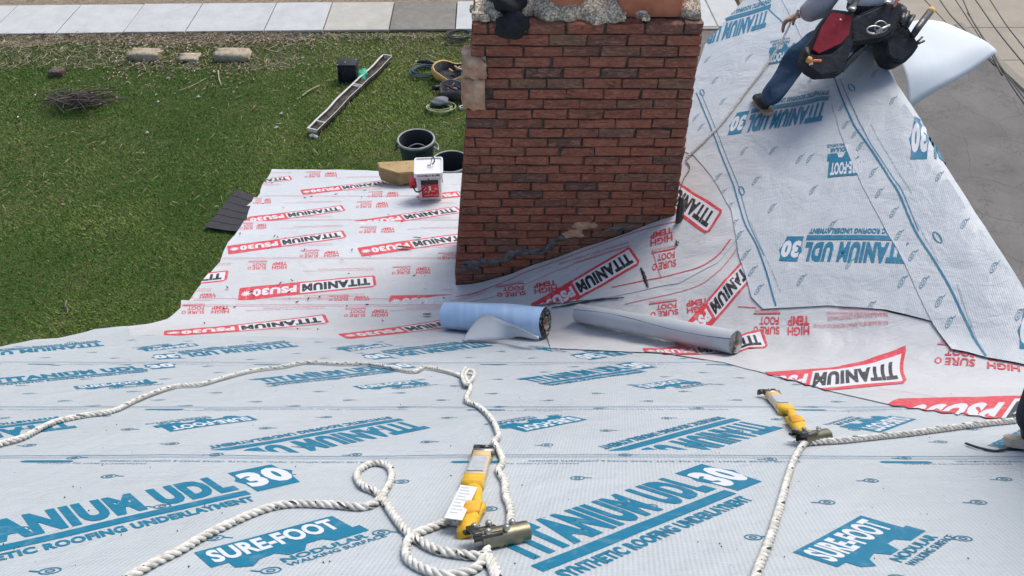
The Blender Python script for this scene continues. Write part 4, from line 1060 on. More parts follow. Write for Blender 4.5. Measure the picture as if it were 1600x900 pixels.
M['tagw'] = noisy('white_tag', (.62, .64, .64), (.72, .74, .74), 8, .5, .1, .002)
M['tagg'] = noisy('grey_label', (.36, .38, .40), (.46, .48, .50), 50, .5, 0)
def frame_at(p, q):
    """axes on the roof: along p->q, across, normal"""
    n = rnormal((p.x+q.x)/2, (p.y+q.y)/2); t = (q-p); t = (t - n*t.dot(n)).normalized(); c = n.cross(t).normalized()
    return t, c, n
def slab(mb, p, q, w0, w1, h, lift, m, n=8, bow=0.0, twist=0.0, arch=0):
    t, c, nn = frame_at(p, q); V = []
    for i in range(n+1):
        f = i/n; w_ = w0+(w1-w0)*f; ctr = p.lerp(q, f) + nn*(lift+arch*math.sin(math.pi*f)) + c*bow*math.sin(math.pi*f)
        cc = c*math.cos(twist*f) + nn*math.sin(twist*f); n2 = nn*math.cos(twist*f) - c*math.sin(twist*f)
        for a, b in ((-.5,0),(-.42,1),(.42,1),(.5,0),(.42,-.2),(-.42,-.2)): V.append(ctr + cc*w_*a + n2*h*b)
    Fc = [(i*6+k, i*6+(k+1) % 6, (i+1)*6+(k+1) % 6, (i+1)*6+k) for i in range(n) for k in range(6)] + [tuple(range(6))[::-1], tuple(n*6+k for k in range(6))]
    mb.add(V, Fc, m)
def grab(px, label, s=1.0, tagpx=None, seed=1):
    top, a, b, c_, d, e = [hit(*q, .021) for q in px]   # hook, sleeve start, sleeve end, pack start, pack end, grab body centre
    root = thing('rope_grab', tuple(e), label, 'rope grab', 'rope grabs with yellow shock absorbers')
    t, c, n = frame_at(top, a)
    mb = MB()   # snap hook
    for sgn in (-1, 1): slab(mb, top - t*.012*s + c*sgn*.016*s, a + t*.012*s + c*sgn*.016*s, .012*s, .012*s, .012*s, .004, 0, 4, arch=.01)
    mb.tube([top - c*.022*s + n*.016, top + c*.022*s + n*.016], .007*s, 10, 0); mb.tube([a - c*.02*s + n*.016, a + c*.024*s + n*.018], .008*s, 10, 1)
    for sg in (-.02, .004, .02): mb.lathe(top.lerp(a, .4) + c*sg*s + n*.022, [(0, .006*s), (.004*s, .005*s), (.005*s, 0)], 8, 1)
    mb.build('snap_hook', [M['darksteel'], M['steel']], root, True)
    mb = MB(); slab(mb, a, b, .040*s, .046*s, .014*s, .004, 0, 8, arch=.003); mb.build('clear_sleeve', M['cream'], root, True)
    mb = MB(); slab(mb, a, a.lerp(b, .20), .043*s, .043*s, .0155*s, .005, 0, 3); mb.build('webbing_band', M['cream2'], root, True)
    mb = MB(); slab(mb, a.lerp(b, .78), b, .045*s, .045*s, .0155*s, .005, 0, 3); mb.build('webbing_band', M['yellow'], root, True)
    mb = MB(); slab(mb, a.lerp(b, .26), a.lerp(b, .72), .030*s, .034*s, .002, .0205*s, 0, 3); mb.build('printed_label', M['tagg'], root)
    mb = MB(); P = smooth_path([b + n*.01, b.lerp(c_, .5) + n*.022 + c*.006, c_ + n*.012], 5); mb.tube(P, [.011*s]*len(P), 8, 0, flat=.6); mb.build('lanyard_neck', M['yellow'], root, True)
    mb = MB(); slab(mb, c_, d, .040*s, .030*s, .012*s, .006, 0, 8, twist=.35, arch=.008)
    slab(mb, c_.lerp(d, .15), c_.lerp(d, .6), .030*s, .032*s, .004, .023*s, 1, 6, twist=.2, arch=.004); mb.build('webbing_loop', [M['yellow'], M['orange']], root, True)
    # grab body: folded plate round the rope, cam lever and rivets
    t, c, n = frame_at(d, e); L = .042*s
    mb = MB(); V = []; axis = Vector(px_dir) if False else None
    ax_ = Vector((.82, .57, 0)); ax_ = (ax_ - n*ax_.dot(n)).normalized(); cr_ = n.cross(ax_)
    m_ = 9
    for k in range(2):
        for i in range(m_):
            th = math.pi*(-.15+1.3*i/(m_-1)); V.append(e + ax_*L*(k*2-1) + cr_*math.cos(th)*.017*s + n*(math.sin(th)*.017*s+.012*s))
    mb.add(V, [(i, i+1, m_+i+1, m_+i) for i in range(m_-1)]); V2 = [Vector(v) + (Vector(v) - (e + n*.012*s + ax_*((Vector(v)-e).dot(ax_)))).normalized()*-.002 for v in V]
    mb.add(V2, [(i, m_+i, m_+i+1, i+1) for i in range(m_-1)])
    mb.build('grab_body', M['olive'], root, True)
    mb = MB(); o = e - ax_*L*.75 - cr_*.0
    def plate(c0, l, w_, h, up, m=0):
        R3 = Matrix((ax_, cr_, n)).transposed(); mb.box(c0 + n*up, (l, w_, h), R3, m, bev=h*.3)
    plate(o + cr_*.018*s, .056*s, .010*s, .006*s, .022*s); plate(o - cr_*.012*s, .050*s, .008*s, .006*s, .024*s); plate(o - ax_*.018*s, .014*s, .034*s, .006*s, .030*s)
    for ax0, cr0 in ((-.03, .016), (-.005, .016), (.012, -.012), (-.02, -.012), (.03, .004)):
        mb.lathe(e + ax_*(ax0-.012)*s + cr_*cr0*s + n*.030*s, [(0, .005*s), (.0045*s, .004*s), (.006*s, 0)], 10, 1)
    mb.build('cam_lever', [M['darksteel'], M['steel']], root, True)
    if tagpx:
        A, B, C_, D = [hit(*q, .062) for q in tagpx]; n_ = rnormal(A.x, A.y)*.0015
        V = []; 
        for i in range(5):
            for P0, P1 in ((A, B), (D, C_)): pass
        V = [A, B, C_, D]; V = V + [v - n_ for v in V]; build('hang_tag', V, [(0,1,2,3),(7,6,5,4),(0,4,5,1),(1,5,6,2),(2,6,7,3),(3,7,4,0)], M['tagw'], root)
        pr_ = [A.lerp(B, .12).lerp(D.lerp(C_, .12), .1+.0*0)]
        mb = MB()
        for k in range(9):
            f0 = .08+.095*k; a1 = A.lerp(D, f0); b1 = B.lerp(C_, f0); a2 = a1.lerp(b1, .12); b2 = a1.lerp(b1, .55 + .33*((k*7) % 5)/5); dd = (D-A).normalized()*.0018
            mb.add([a2+n_, b2+n_, b2+n_+dd, a2+n_+dd], [(0,1,2,3)])
        tag(mb.build('tag_print', mat('tag_ink', (.25, .26, .28), .6), root), kind='stuff')
    return root
grab([(759,711),(754,718),(737,768),(743,800),(729,843),(786,850)], 'rope grab with a white paper tag and bright yellow webbing in the middle foreground', 1.15, [(720,758),(746,762),(722,813),(694,809)])
grab([(1196,618),(1206,621),(1230,648),(1238,661),(1254,684),(1272,692)], 'smaller looking rope grab with yellow webbing joining the two straight ropes on the right', 1.15)
# ---------------------------------------------------------------- rolls lying in the bend of the roof
def roll(name, label, A, B, rad, mat_, seam=None, mats_=None, wob=.02, spiral=True, r2=None, endm=None):
    root = thing(name, tuple((A+B)/2), label, 'roll'); t = (B-A).normalized(); a = t.orthogonal().normalized(); b = t.cross(a); n = 28; m = 24
    r = random.Random(3); V = []
    for i in range(n+1):
        f = i/n; rr_ = (rad + ((r2 or rad)-rad)*f)*(1 + wob*.6*math.sin(f*9+1)); c = A.lerp(B, f) + Vector((0, 0, wob*.3*math.sin(f*3.1)))
        for k in range(m):
            th = 2*math.pi*k/m; q = rr_*(1 + wob*math.sin(th*2+f*5) + wob*.5*math.sin(th*5+f*13)); V.append(c + (a*math.cos(th)+b*math.sin(th))*q)
    Fc = [(i*m+k, i*m+(k+1) % m, (i+1)*m+(k+1) % m, (i+1)*m+k) for i in range(n) for k in range(m)]
    build('outer_wrap', V, Fc, mat_, root, True)
    for P0, sg in ((A, -1), (B, 1)):
        R0 = rad if sg < 0 else (r2 or rad); mb = MB(); turns = 7; N_ = turns*24; V = []
        for i in range(N_+1):
            q = R0*.97*(1 - .62*i/N_); th = 2*math.pi*i/24; d = (a*math.cos(th)+b*math.sin(th)); dep = t*sg*(.004*math.sin(i*.9) + .002)
            V += [P0 + d*q + dep, P0 + d*(q-R0*.055) + dep - t*sg*.012]
        mb.add(V, [(2*i, 2*i+1, 2*i+3, 2*i+2) for i in range(N_)]); mb.build('wound_layers', endm or M['layer'], root, True)
        mb = MB(); V = []
        for q, l in ((R0*.40, .004), (R0*.33, .004), (R0*.33, -.15)):
            for k in range(20): th = 2*math.pi*k/20; V.append(P0 + (a*math.cos(th)+b*math.sin(th))*q + t*sg*l)
        mb.add(V, [(j*20+k, j*20+(k+1) % 20, (j+1)*20+(k+1) % 20, (j+1)*20+k) for j in range(2) for k in range(20)]); mb.build('cardboard_core', M['card'], root, True)
    if seam:
        mb = MB(); mb.tube([A.lerp(B, f) + (a*math.cos(th)+b*math.sin(th))*(rad+((r2 or rad)-rad)*f)*1.012 for f, th in seam(a, b, t)], .0022, 5); mb.build('seam_line', M['seam'], root)
    return root
M['layer'] = noisy('wound_edge', (.42, .43, .43), (.58, .58, .57), 60, .8, .5, .004, 200); M['card'] = noisy('cardboard', (.24, .18, .11), (.32, .25, .17), 20, .9, .3)
M['seam'] = mat('printed_line_dark', (.10, .11, .13), .7); M['rollgrey'] = noisy('grey_roll_back', (.36, .39, .42), (.43, .46, .49), 3, .5, .25, .01, 8)  # first colour: dark line printed along the grey roll
m = mat('pale_blue_wrap', (.33, .50, .74), .35, 0, .5); N = NT(m); f = N.noise(N.coord(scale=(5, .4, .4)), 5, 4, .6); N.base(N.ramp(f, [(.3, (.36, .53, .75)), (.55, (.42, .58, .78)), (.7, (.52, .65, .80))])); N.bump(N.noise(N.coord(), 14, 4), .4, .008); M['rollblue'] = m
m = mat('dark_roll_end', (.05, .05, .05), .8); N = NT(m); f = N.noise(N.coord(), 50, 4, .6); N.base(N.ramp(f, [(.48, (.03, .03, .035)), (.58, (.42, .42, .40))])); M['darklayer'] = m
def on_n(u, v, r_): h = hit(u, v, .026); return h + rnormal(h.x, h.y)*r_
A, B = on_n(697, 512, .070), on_n(852, 527, .082)
roll('underlayment_roll', 'pale blue wrapped roll lying across the bend, a grey flap hanging out of it', A, B, .078, M['rollblue'], None, wob=.035, r2=.090, endm=M['darklayer'])
# flap
P = [(722,533),(752,492),(790,503),(818,516),(842,527)]; L = [(722,533),(760,533),(795,530),(820,521),(842,526)]
nfl = 12; V = []; 
tp = smooth_path([hit(u, v, .03 + l) for (u, v), l in zip(P, (0, .14, .13, .11, .07))], 4); bt = smooth_path([hit(u, v, .03+l) for (u, v), l in zip(L, (0, .004, .02, .075, .07))], 4)
for i in range(len(tp)):
    for j in range(7):
        f = j/6; q = tp[i].lerp(bt[i], f); q = q + Vector((0, -.02*math.sin(math.pi*f), .02*math.sin(math.pi*f)*math.sin(i*.4))); V.append(q)
o = build('loose_flap', V, [(i*7+j, i*7+j+1, (i+1)*7+j+1, (i+1)*7+j) for i in range(len(tp)-1) for j in range(6)], M['rollgrey'], bpy.data.objects['underlayment_roll'], True)
o.modifiers.new('t', 'SOLIDIFY').thickness = .002
A, B = on_n(908, 502, .054), on_n(1150, 553, .056)
roll('underlayment_roll', 'long thin light grey roll slanting down to its open end on the right', A, B, .054, M['rollgrey'],
     lambda a, b, t: [(f, math.atan2(((Vector((0,-.55,.83)) + Vector((0, .25, 0))*math.sin(f*6)*.9)).dot(b), ((Vector((0,-.55,.83)) + Vector((0, .25, 0))*math.sin(f*6)*.9)).dot(a))) for f in [k/30 for k in range(31)]], wob=.014, r2=.060)
# ---------------------------------------------------------------- black flashing strip and slits at the chimney
M['rubber'] = noisy('black_membrane_strip', (.012, .012, .014), (.03, .03, .033), 12, .35, .3, .01, spec=.6)
P0 = [at_y(1065, 306, CH_Y-.06), at_y(1063, 330, CH_Y-.07), at_y(1060, 355, CH_Y-.09), hit(1058, 380, .03)]; S = smooth_path(P0, 5); V = []
for i, p in enumerate(S):
    w_ = .024*math.sin(math.pi*min(1, (i+1)/6)*.5)*(1 if i < 11 else .5)
    for k in range(5): f = (k-2)/2; V.append(p + Vector((f*w_, -.022*(1-f*f) + .01*f, 0)))
o = build('black_flashing', V, [(i*5+k, i*5+k+1, (i+1)*5+k+1, (i+1)*5+k) for i in range(len(S)-1) for k in range(4)], M['rubber'], None, True); o.modifiers.new('t', 'SOLIDIFY').thickness = .004
tag(o, 'curled black rubber strip standing at the right foot of the chimney', 'flashing')
def decal_strip(name, px, w_, label, m, cat, group=None, lift=.0275):
    S = smooth_path([hit(*q, lift) for q in px], 5); V = []
    for i, p in enumerate(S):
        t = (S[min(i+1, len(S)-1)]-S[max(i-1, 0)]).normalized(); n = rnormal(p.x, p.y); c = n.cross(t); f = w_*(.35+.65*math.sin(math.pi*(i+.5)/len(S)))*(1+.3*math.sin(i*2.1))
        z = float(roof(p.x, p.y)) + lift; p = Vector((p.x, p.y, z)); V += [p - c*f/2, p + n*.004, p + c*f/2]
    o = build(name, V, [(i*3+k, i*3+k+1, (i+1)*3+k+1, (i+1)*3+k) for i in range(len(S)-1) for k in (0, 1)], m, None); return tag(o, label, cat, group)
decal_strip('gap_strip', [(1001,419),(1006,430),(1009,441),(1013,450)], .020, 'upright black gap in the membrane right of the chimney strip', M['rubber'], 'gap')  # black strips laid on the membrane, painting in the dark of gaps
decal_strip('gap_strip', [(862,481),(900,474),(940,468),(975,466)], .016, 'long flat black gap behind the grey roll', M['rubber'], 'gap')
decal_strip('gap_strip', [(661,491),(668,491),(674,491)], .030, 'small square dark hole left of the blue roll', M['rubber'], 'gap')
decal_strip('tar_scrap', [(621,385),(632,386),(643,387)], .030, 'larger dark scrap lying on the middle right printed box', noisy('dark_scrap', (.05,.02,.018), (.10,.04,.03), 20), 'scrap', 'dark scraps lying on the porch membrane')
decal_strip('tar_scrap', [(645,371),(652,371),(658,372)], .022, 'small dark scrap just above the larger one', M['rubber'], 'scrap', 'dark scraps lying on the porch membrane')
rr = random.Random(31); mb = MB()
for k in range(70):
    u, v = rr.uniform(300, 700), rr.uniform(275, 515)
    if u < 300 + (500-v)*.55: continue
    h = hit(u, v, .022); a = rr.uniform(0, 3.14); L = rr.uniform(.006, .022); mb.add([h + Vector((math.cos(a)*L, math.sin(a)*L, 0)), h + Vector((-math.sin(a)*.005, math.cos(a)*.005, .004)), h - Vector((math.cos(a)*L, math.sin(a)*L, 0)), h + Vector((math.sin(a)*.005, -math.cos(a)*.005, 0))], [(0,1,2,3)])
tag(mb.build('roof_debris', M['rubber']), 'tiny dark crumbs and nails scattered over the porch membrane', 'debris', kind='stuff')
rr = random.Random(32); mb = MB()
for k in range(150):
    u, v = rr.uniform(0, 1600), rr.uniform(560, 890)
    h = hit(u, v, .0225); L = rr.uniform(.0005, .0022); mb.add([h + Vector((L, 0, 0)), h + Vector((0, L, .001)), h - Vector((L, 0, 0)), h - Vector((0, L, 0))], [(0,1,2,3)])
tag(mb.build('roof_grit', M['rubber']), 'tiny dark specks of grit on the near underlayment', 'grit', kind='stuff')
# ---------------------------------------------------------------- wooden block and white bucket on the porch eave
M['tan'] = noisy('tan_wood_block', (.36, .25, .11), (.46, .335, .17), 6, .85, .4, .006, 60)
M['tanside'] = noisy('tan_wood_shaded_side', (.22, .15, .065), (.32, .23, .11), 10, .9, .5, .008, 50)  # darker copy of the tan, side shading put into the colour
E = [hit(593, 275, .02), hit(622, 288, .02), hit(652, 288, .02), hit(690, 284, .02)]
zt = E[1].z + .14
def up(u, v, z): return at_z(u, v, z)
T = [up(589, 253, zt), up(593, 262, zt), up(622, 270.5, zt), up(660, 268, zt), up(691, 266, zt), up(681, 248, zt)]
hgt = .15; V = [tuple(p) for p in T] + [(p.x, p.y, p.z-hgt) for p in T]; n = 6
cx_ = sum(T, Vector())/6
blk = thing('wooden_block', (cx_.x, cx_.y, zt-hgt), 'thick tan wooden block with a cut corner lying on the porch eave', 'block')
bm = bmesh.new(); vs = [bm.verts.new(v) for v in V]; bm.faces.new(vs[:n]); bm.faces.new(vs[n:][::-1]); [bm.faces.new((vs[i], vs[n+i], vs[n+(i+1) % n], vs[(i+1) % n])) for i in range(n)]
bmesh.ops.recalc_face_normals(bm, faces=bm.faces); bmesh.ops.bevel(bm, geom=bm.edges[:], offset=.006, segments=2, affect='EDGES'); bm.verts.index_update()
VV = [v.co.copy() for v in bm.verts]; FF = [[v.index for v in f.verts] for f in bm.faces]; mi = [0 if f.normal.z > .6 else 1 for f in bm.faces]; bm.free()
build('block_body', VV, FF, [M['tan'], M['tanside']], blk, False, None, mi)
mb = MB()
for u, v in ((608,257),(635,255),(650,258),(661,262),(640,262),(672,253)): p = up(u, v, zt+.001); mb.lathe((p.x, p.y, p.z-.001), [(0, .004), (.006, .003), (.007, 0)], 7)
tag(mb.build('nail_dimple', M['tanside'], blk), kind='stuff')
M['plastic'] = mat('white_plastic_bucket', (.72, .72, .72), .35, 0, .5); M['redlabel'] = noisy('red_label', (.55, .02, .03), (.62, .035, .045), 12, .5, .1); M['blackp'] = mat('black_plastic', (.012, .012, .013), .5)
b0 = hit(673, 313, .02); bk = thing('square_bucket', tuple(b0), 'white square bucket with a red label and a black strap, standing on the porch', 'bucket')
yaw = R(4); Rz = Matrix.Rotation(yaw, 3, 'Z')
bw = .235; bh = .29; cz = b0 + Rz @ Vector((0, bw/2, 0))
def rsq(h, r_, z, n=4):
    P = []
    for sx, sy, a0_ in ((1,1,0),(-1,1,90),(-1,-1,180),(1,-1,270)):
        for k in range(n+1):
            a = R(a0_+90*k/n); P.append(cz + Rz @ Vector((sx*(h-r_)+r_*math.cos(a), sy*(h-r_)+r_*math.sin(a), z)))
    return P
def loft(Ls, cap=True):
    n = len(Ls[0]); V = [q for l in Ls for q in l]; Fc = [(i*n+k, i*n+(k+1) % n, (i+1)*n+(k+1) % n, (i+1)*n+k) for i in range(len(Ls)-1) for k in range(n)]
    if cap: Fc += [tuple(range(n))[::-1], tuple((len(Ls)-1)*n+k for k in range(n))]
    return V, Fc
h0, h1 = bw/2*.86, bw/2
build('bucket_body', *loft([rsq(h0, .02, -.01), rsq(h0, .02, .01), rsq(h1*.985, .02, bh-.045)]), M['plastic'], bk, True)
mb = MB(); mb.add(*loft([rsq(h1*1.0, .022, bh-.045), rsq(h1*1.07, .024, bh-.043), rsq(h1*1.07, .024, bh-.005), rsq(h1*1.05, .022, bh), rsq(h1*.96, .02, bh), rsq(h1*.95, .02, bh-.012)])); lid = mb.build('lid', M['plastic'], bk)
fr_ = lambda x, z, o=.0: cz + Rz @ Vector((x, -(h0 + (h1*.985-h0)*(z/(bh-.045))) - .0025 - o, z))
def pan(name, x0, x1, z0, z1, m, o=.0, par=bk): return build(name, [fr_(x0, z0, o), fr_(x1, z0, o), fr_(x1, z1, o), fr_(x0, z1, o)], [(0,1,2,3)], m, par)
lb = pan('label', -.072, .078, .022, .215, M['redlabel']); pan('label_top', -.072, .078, .165, .215, M['blackp'], .001)
for i, (tx, x0, x1, z0, z1) in enumerate((('ROOFING', -.05, .06, .13, .155), ('1', -.005, .012, .10, .15), ('SPECIAL', -.05, .06, .075, .10), ('NAILS', -.03, .045, .035, .055))):
    if i in (0, 2): continue
    Vt, Ft = text_geo(tx, .03); build('label_print', [fr_(x0+(x1-x0)*a[0], z0+(z1-z0)*a[1], .002) for a in Vt], Ft, M['plastic'], bk) if i == 1 else None
rr = random.Random(8); mb = MB()
for k in range(46):
    x, z = rr.uniform(-.062, .068), rr.choice([.04, .052, .075, .088, .11, .122, .14]); l = rr.uniform(.004, .014); mb.add([fr_(x, z, .002), fr_(x+l, z, .002), fr_(x+l, z+.006, .002), fr_(x, z+.006, .002)], [(0,1,2,3)])
tag(mb.build('label_lettering', M['plastic'], bk), kind='stuff')
mb = MB()
for k in range(16):
    x = -.10+.0128*k; l = rr.uniform(.004, .011); q = lambda x, z: cz + Rz @ Vector((x, -h1*1.07-.0015, z)); z0 = bh-.036+rr.uniform(0, .008); mb.add([q(x, z0), q(x+l, z0), q(x+l+.004, z0+.02), q(x+.004, z0+.02)], [(0,1,2,3)])
tag(mb.build('lid_print', M['blackp'], lid), kind='stuff')
mb = MB(); q = lambda x, y, z: cz + Rz @ Vector((x, y, z)); P = smooth_path([q(.0, -h1-.02, .245), q(-.03, -h1-.03, .19), q(-.07, -h1-.03, .13), q(-.12, -h1-.0, .10), q(-.15, -h1*.6, .13)], 6); mb.tube(P, .007, 8, flat=.5)
P = smooth_path([q(-.01, .0, bh+.002), q(.02, .0, bh+.004), q(.03, .01, bh+.05), q(.045, .02, bh+.075), q(.055, .02, bh+.03), q(.035, .0, bh+.006)], 6); mb.tube(P, .006, 8, flat=.5); mb.build('strap', M['blackp'], bk, True)
mb = MB(); mb.box(q(-h1-.03, -.02, .13), (.06, .10, .07), Rz, 0, .012); mb.tube([q(-h1-.05, -.02, .12), q(-h1-.12, -.03, .115)], .007, 8, 1); mb.build('nozzle', [M['redlabel'], M['blackp']], bk, True)
# ---------------------------------------------------------------- things on the lawn
def lawn_at(u, v, z=0): return at_z(u, v, z)
M['canblue'] = noisy('dark_blue_grey_plastic', (.035, .05, .065), (.05, .07, .085), 6, .5, .1); M['canin'] = mat('bin_inside', (.03, .035, .04), .7); M['canrim'] = noisy('scuffed_grey_rim', (.26, .27, .26), (.36, .37, .36), 20, .6, .2)
M['junk'] = noisy('brown_rubble', (.07, .05, .04), (.16, .12, .09), 18, .95, .8, .02, 30)
def bin_(u, v, rad, label, fill, seed):
    H = .66; c = at_z(u, v, H); c = Vector((c.x, c.y, 0)); root = thing('trash_can', tuple(c), label, 'trash can', 'open plastic trash cans')
    mb = MB(); mb.lathe(c, [(rad*.80, 0), (rad*.81, .02), (rad*.93, .50), (rad*.97, .53), (rad*.97, .60), (rad*.99, H-.03)], 40, 0); mb.build('can_body', M['canblue'], root, True)
    mb = MB(); mb.lathe(c, [(rad*.99, H-.035), (rad*1.05, H-.03), (rad*1.06, H), (rad*1.0, H+.012), (rad*.955, H)], 40, 0); mb.build('rim', M['canrim'], root, True)
    mb = MB(); mb.lathe(c, [(rad*.955, H), (rad*.93, H-.05), (rad*.88, .3), (rad*.78, .02), (0, .02)], 40, 0); mb.build('can_inside', M['canin'], root, True)
    for s in (-1, 1):
        mb = MB(); o = c + Vector((s*rad*1.0, -.03, .53)); P = smooth_path([o + Vector((0, -.07, .05)), o + Vector((s*.045, -.06, .0)), o + Vector((s*.05, 0, -.03)), o + Vector((s*.045, .06, .0)), o + Vector((0, .07, .05))], 5); mb.tube(P, .016, 8); mb.build('handle', M['canrim'] if s > 0 else M['canblue'], root, True)
    if fill: 
        blob('rubbish', (c.x+.02, c.y-.02, .30), (rad*.62, rad*.62, .17), M['junk'], seed, .2, 3, root)
        mb = MB(); P = smooth_path([c + Vector((math.cos(a)*rad*.66, math.sin(a)*rad*.5-.02, .40+.10*math.sin(a))) for a in (0, .8, 1.6, 2.4, 3.1)], 6); mb.tube(P, .010, 6); mb.build('hose_scrap', M['canrim'], root, True)
    else:
        mb = MB(); P = smooth_path([c + Vector((math.cos(a)*rad*.82, math.sin(a)*rad*.6-.02, .30+.06*math.sin(a))) for a in (0, .8, 1.6, 2.4, 3.1)], 6); mb.tube(P, .010, 6); mb.build('hose_scrap', M['canrim'], root, True)
    return root, c, H
cn, c, H = bin_(650, 217, .265, 'open blue grey trash can half full of rubble, left of the pair', True, 3)
Vt, Ft = text_geo('BRUTE', .03); 
build('can_lettering', [(c.x+.02+a[0]*.13 - .0, c.y - math.sqrt(max(.01, (.268*.975)**2 - (.02+a[0]*.13)**2)) - .002, .545+a[1]*.035) for a in Vt], Ft, M['blackp'], cn)
bin_(704, 252, .265, 'open empty trash can partly hidden behind the white bucket and the chimney', False, 4)
# old gutter length
M['gutin'] = noisy('dirty_gutter_inside', (.03, .026, .022), (.12, .10, .08), 9, .9, .6, .01); M['gutw'] = noisy('chipped_white_metal', (.50, .49, .46), (.66, .65, .62), 14, .6, .4, .004)
g0, g1 = lawn_at(607, 97), lawn_at(490, 213); gu = thing('old_gutter', tuple(g0.lerp(g1, .5)), 'length of dirty old gutter lying on the grass', 'gutter')
t = (g1-g0).normalized(); cN = Vector((-t.y, t.x, 0)); W_ = .16; ng = 24; V = []; Vin = []
prof = [(-.5, .12), (-.5, .055), (.45, .055), (.5, .07), (.56, .11), (.62, .12)]
for i in range(ng+1):
    f = i/ng; p = g0.lerp(g1, f) + cN*(.012*math.sin(f*9) - .005*math.sin(f*23)); wv_ = 1+.02*math.sin(f*31)
    for a, h in prof: V.append(p + cN*(-a)*W_*wv_ + Vector((0, 0, h+.01)))
k = len(prof); build('trough', V, [(i*k+j, i*k+j+1, (i+1)*k+j+1, (i+1)*k+j) for i in range(ng) for j in range(k-1)], M['gutin'], gu)
for a, h, wd in ((-.5, .132, .006), (.60, .132, .018)):
    mb = MB()
    for i in range(ng):
        f0, f1 = i/ng, (i+1)/ng; p = lambda f: g0.lerp(g1, f) + cN*(.012*math.sin(f*9) - .005*math.sin(f*23)) - cN*a*W_*(1+.02*math.sin(f*31)) + Vector((0, 0, h))
        A_, B_ = p(f0), p(f1); mb.add([A_-cN*wd, A_+cN*wd, B_+cN*wd, B_-cN*wd, A_-cN*wd-Vector((0,0,.03)), B_-cN*wd-Vector((0,0,.03))], [(0,1,2,3),(0,3,5,4)])
    mb.build('lip', M['gutw'], gu)
for f in (0, .42, .44, .90, 1):
    mb = MB(); p = g0.lerp(g1, f); mb.box(p + cN*-.005 + Vector((0, 0, .12)), (.018, W_*1.08, .05 if f in (0, 1) else .012), Matrix((t, cN, Vector((0,0,1)))).transposed()); mb.build('gutter_strap' if 0 < f < 1 else 'end_cap', M['gutw'], gu)
p = lawn_at(484, 213, .03); mb = MB(); mb.tube(smooth_path([p, p + Vector((.05, .02, .0)), p + Vector((.12, -.03, 0))], 4), .03, 8); mb.build('elbow', M['gutw'], gu, True)
# black cooler bag + green cloth
p = lawn_at(545, 131); bag = thing('cooler_bag', tuple(p), 'black square cooler bag standing on the grass beside a green cloth', 'bag'); M['bagblack'] = noisy('black_nylon', (.008, .010, .016), (.02, .023, .032), 20, .7, .3)
mb = MB(); mb.box(p + Vector((0, .14, .18)), (.34, .26, .32), None, 0, .035); mb.build('bag_body', M['bagblack'], bag, True)
mb = MB(); mb.box(p + Vector((0, .14, .345)), (.35, .27, .03), None, 0, .012); mb.build('bag_lid', M['bagblack'], bag, True)
for s in (-1, 1): mb = MB(); mb.box(p + Vector((s*.155, .0, .12)), (.03, .03, .26), None, 0, .008); mb.build('strap', M['blackp'], bag)
mb = MB()
for q in ((-.03, .12), (-.15, .02), (.15, .22)): mb.lathe(p + Vector((q[0], q[1], .358)), [(0, .005), (.012, .004), (.014, 0)], 10)
mb.build('buckle', M['canrim'], bag)
M['green'] = noisy('green_cloth', (.01, .30, .16), (.02, .42, .25), 14, .6, .4, .01); q = lawn_at(565, 119, .06); o = blob('green_cloth', q, (.10, .19, .09), M['green'], 5, .22, 4); tag(o, 'crumpled bright green cloth between the black bag and the gutter', 'cloth')
# coils
def coil(name, u, v, rx, ry, n, th, m, label, cat, seed, tail=None):
    c = lawn_at(u, v, .03); r = random.Random(seed); P = []
    for i in range(n*16):
        a = 2*math.pi*i/16; k = 1 + .10*math.sin(a*.37+seed) + r.uniform(-.015, .015); P.append(c + Vector((rx*k*math.cos(a)+.03*math.sin(i*.11), ry*k*math.sin(a)+.03*math.cos(i*.07), .02+.006*(i/16) + .012*math.sin(i*.5))))
    mb = MB(); mb.tube(smooth_path(P, 2), th, 6); return tag(mb.build(name, m, None, True), label, cat)
coil('air_hose', 664, 114, .235, .20, 6, .011, mat('dark_teal_hose', (.02, .05, .075), .45), 'dark blue green hose coiled in a ring on the grass', 'hose', 3)
coil('extension_cord', 688, 170, .22, .14, 5, .008, mat('yellow_green_cord', (.34, .36, .20), .5), 'thin pale green cord coiled below the grey tool bag', 'cord', 5)
coil('cable_tangle', 716, 57, .22, .18, 6, .008, mat('black_cable', (.02, .025, .022), .5), 'tangle of thin black cable in the grass by the pavement', 'cable', 9)
coil('cable_tangle', 719, 70, .30, .10, 3, .006, mat('black_cable_b', (.02, .025, .022), .5), 'flat loops of black cable just below the larger tangle', 'cable', 11)
p = lawn_at(668, 99, .05); nl = thing('nail_gun', (p.x, p.y, 0), 'small black tool with white fittings lying above the coiled hose', 'tool')
mb = MB(); mb.tube(smooth_path([p+Vector((-.20,.05,0)), p+Vector((-.08,.03,.02)), p+Vector((.05,-.02,.03)), p+Vector((.18,-.05,0))], 4), [.022]*3+[.035]*3+[.045]*4+[.03]*3, 10); mb.build('tool_body', M['blackp'], nl, True)
mb = MB(); mb.tube([p+Vector((-.23,.06,0)), p+Vector((-.19,.05,0))], .024, 8); mb.tube([p+Vector((.0,-.0,.03)), p+Vector((.03,-.01,.03))], .042, 10); mb.build('white_fitting', M['gutw'], nl, True)
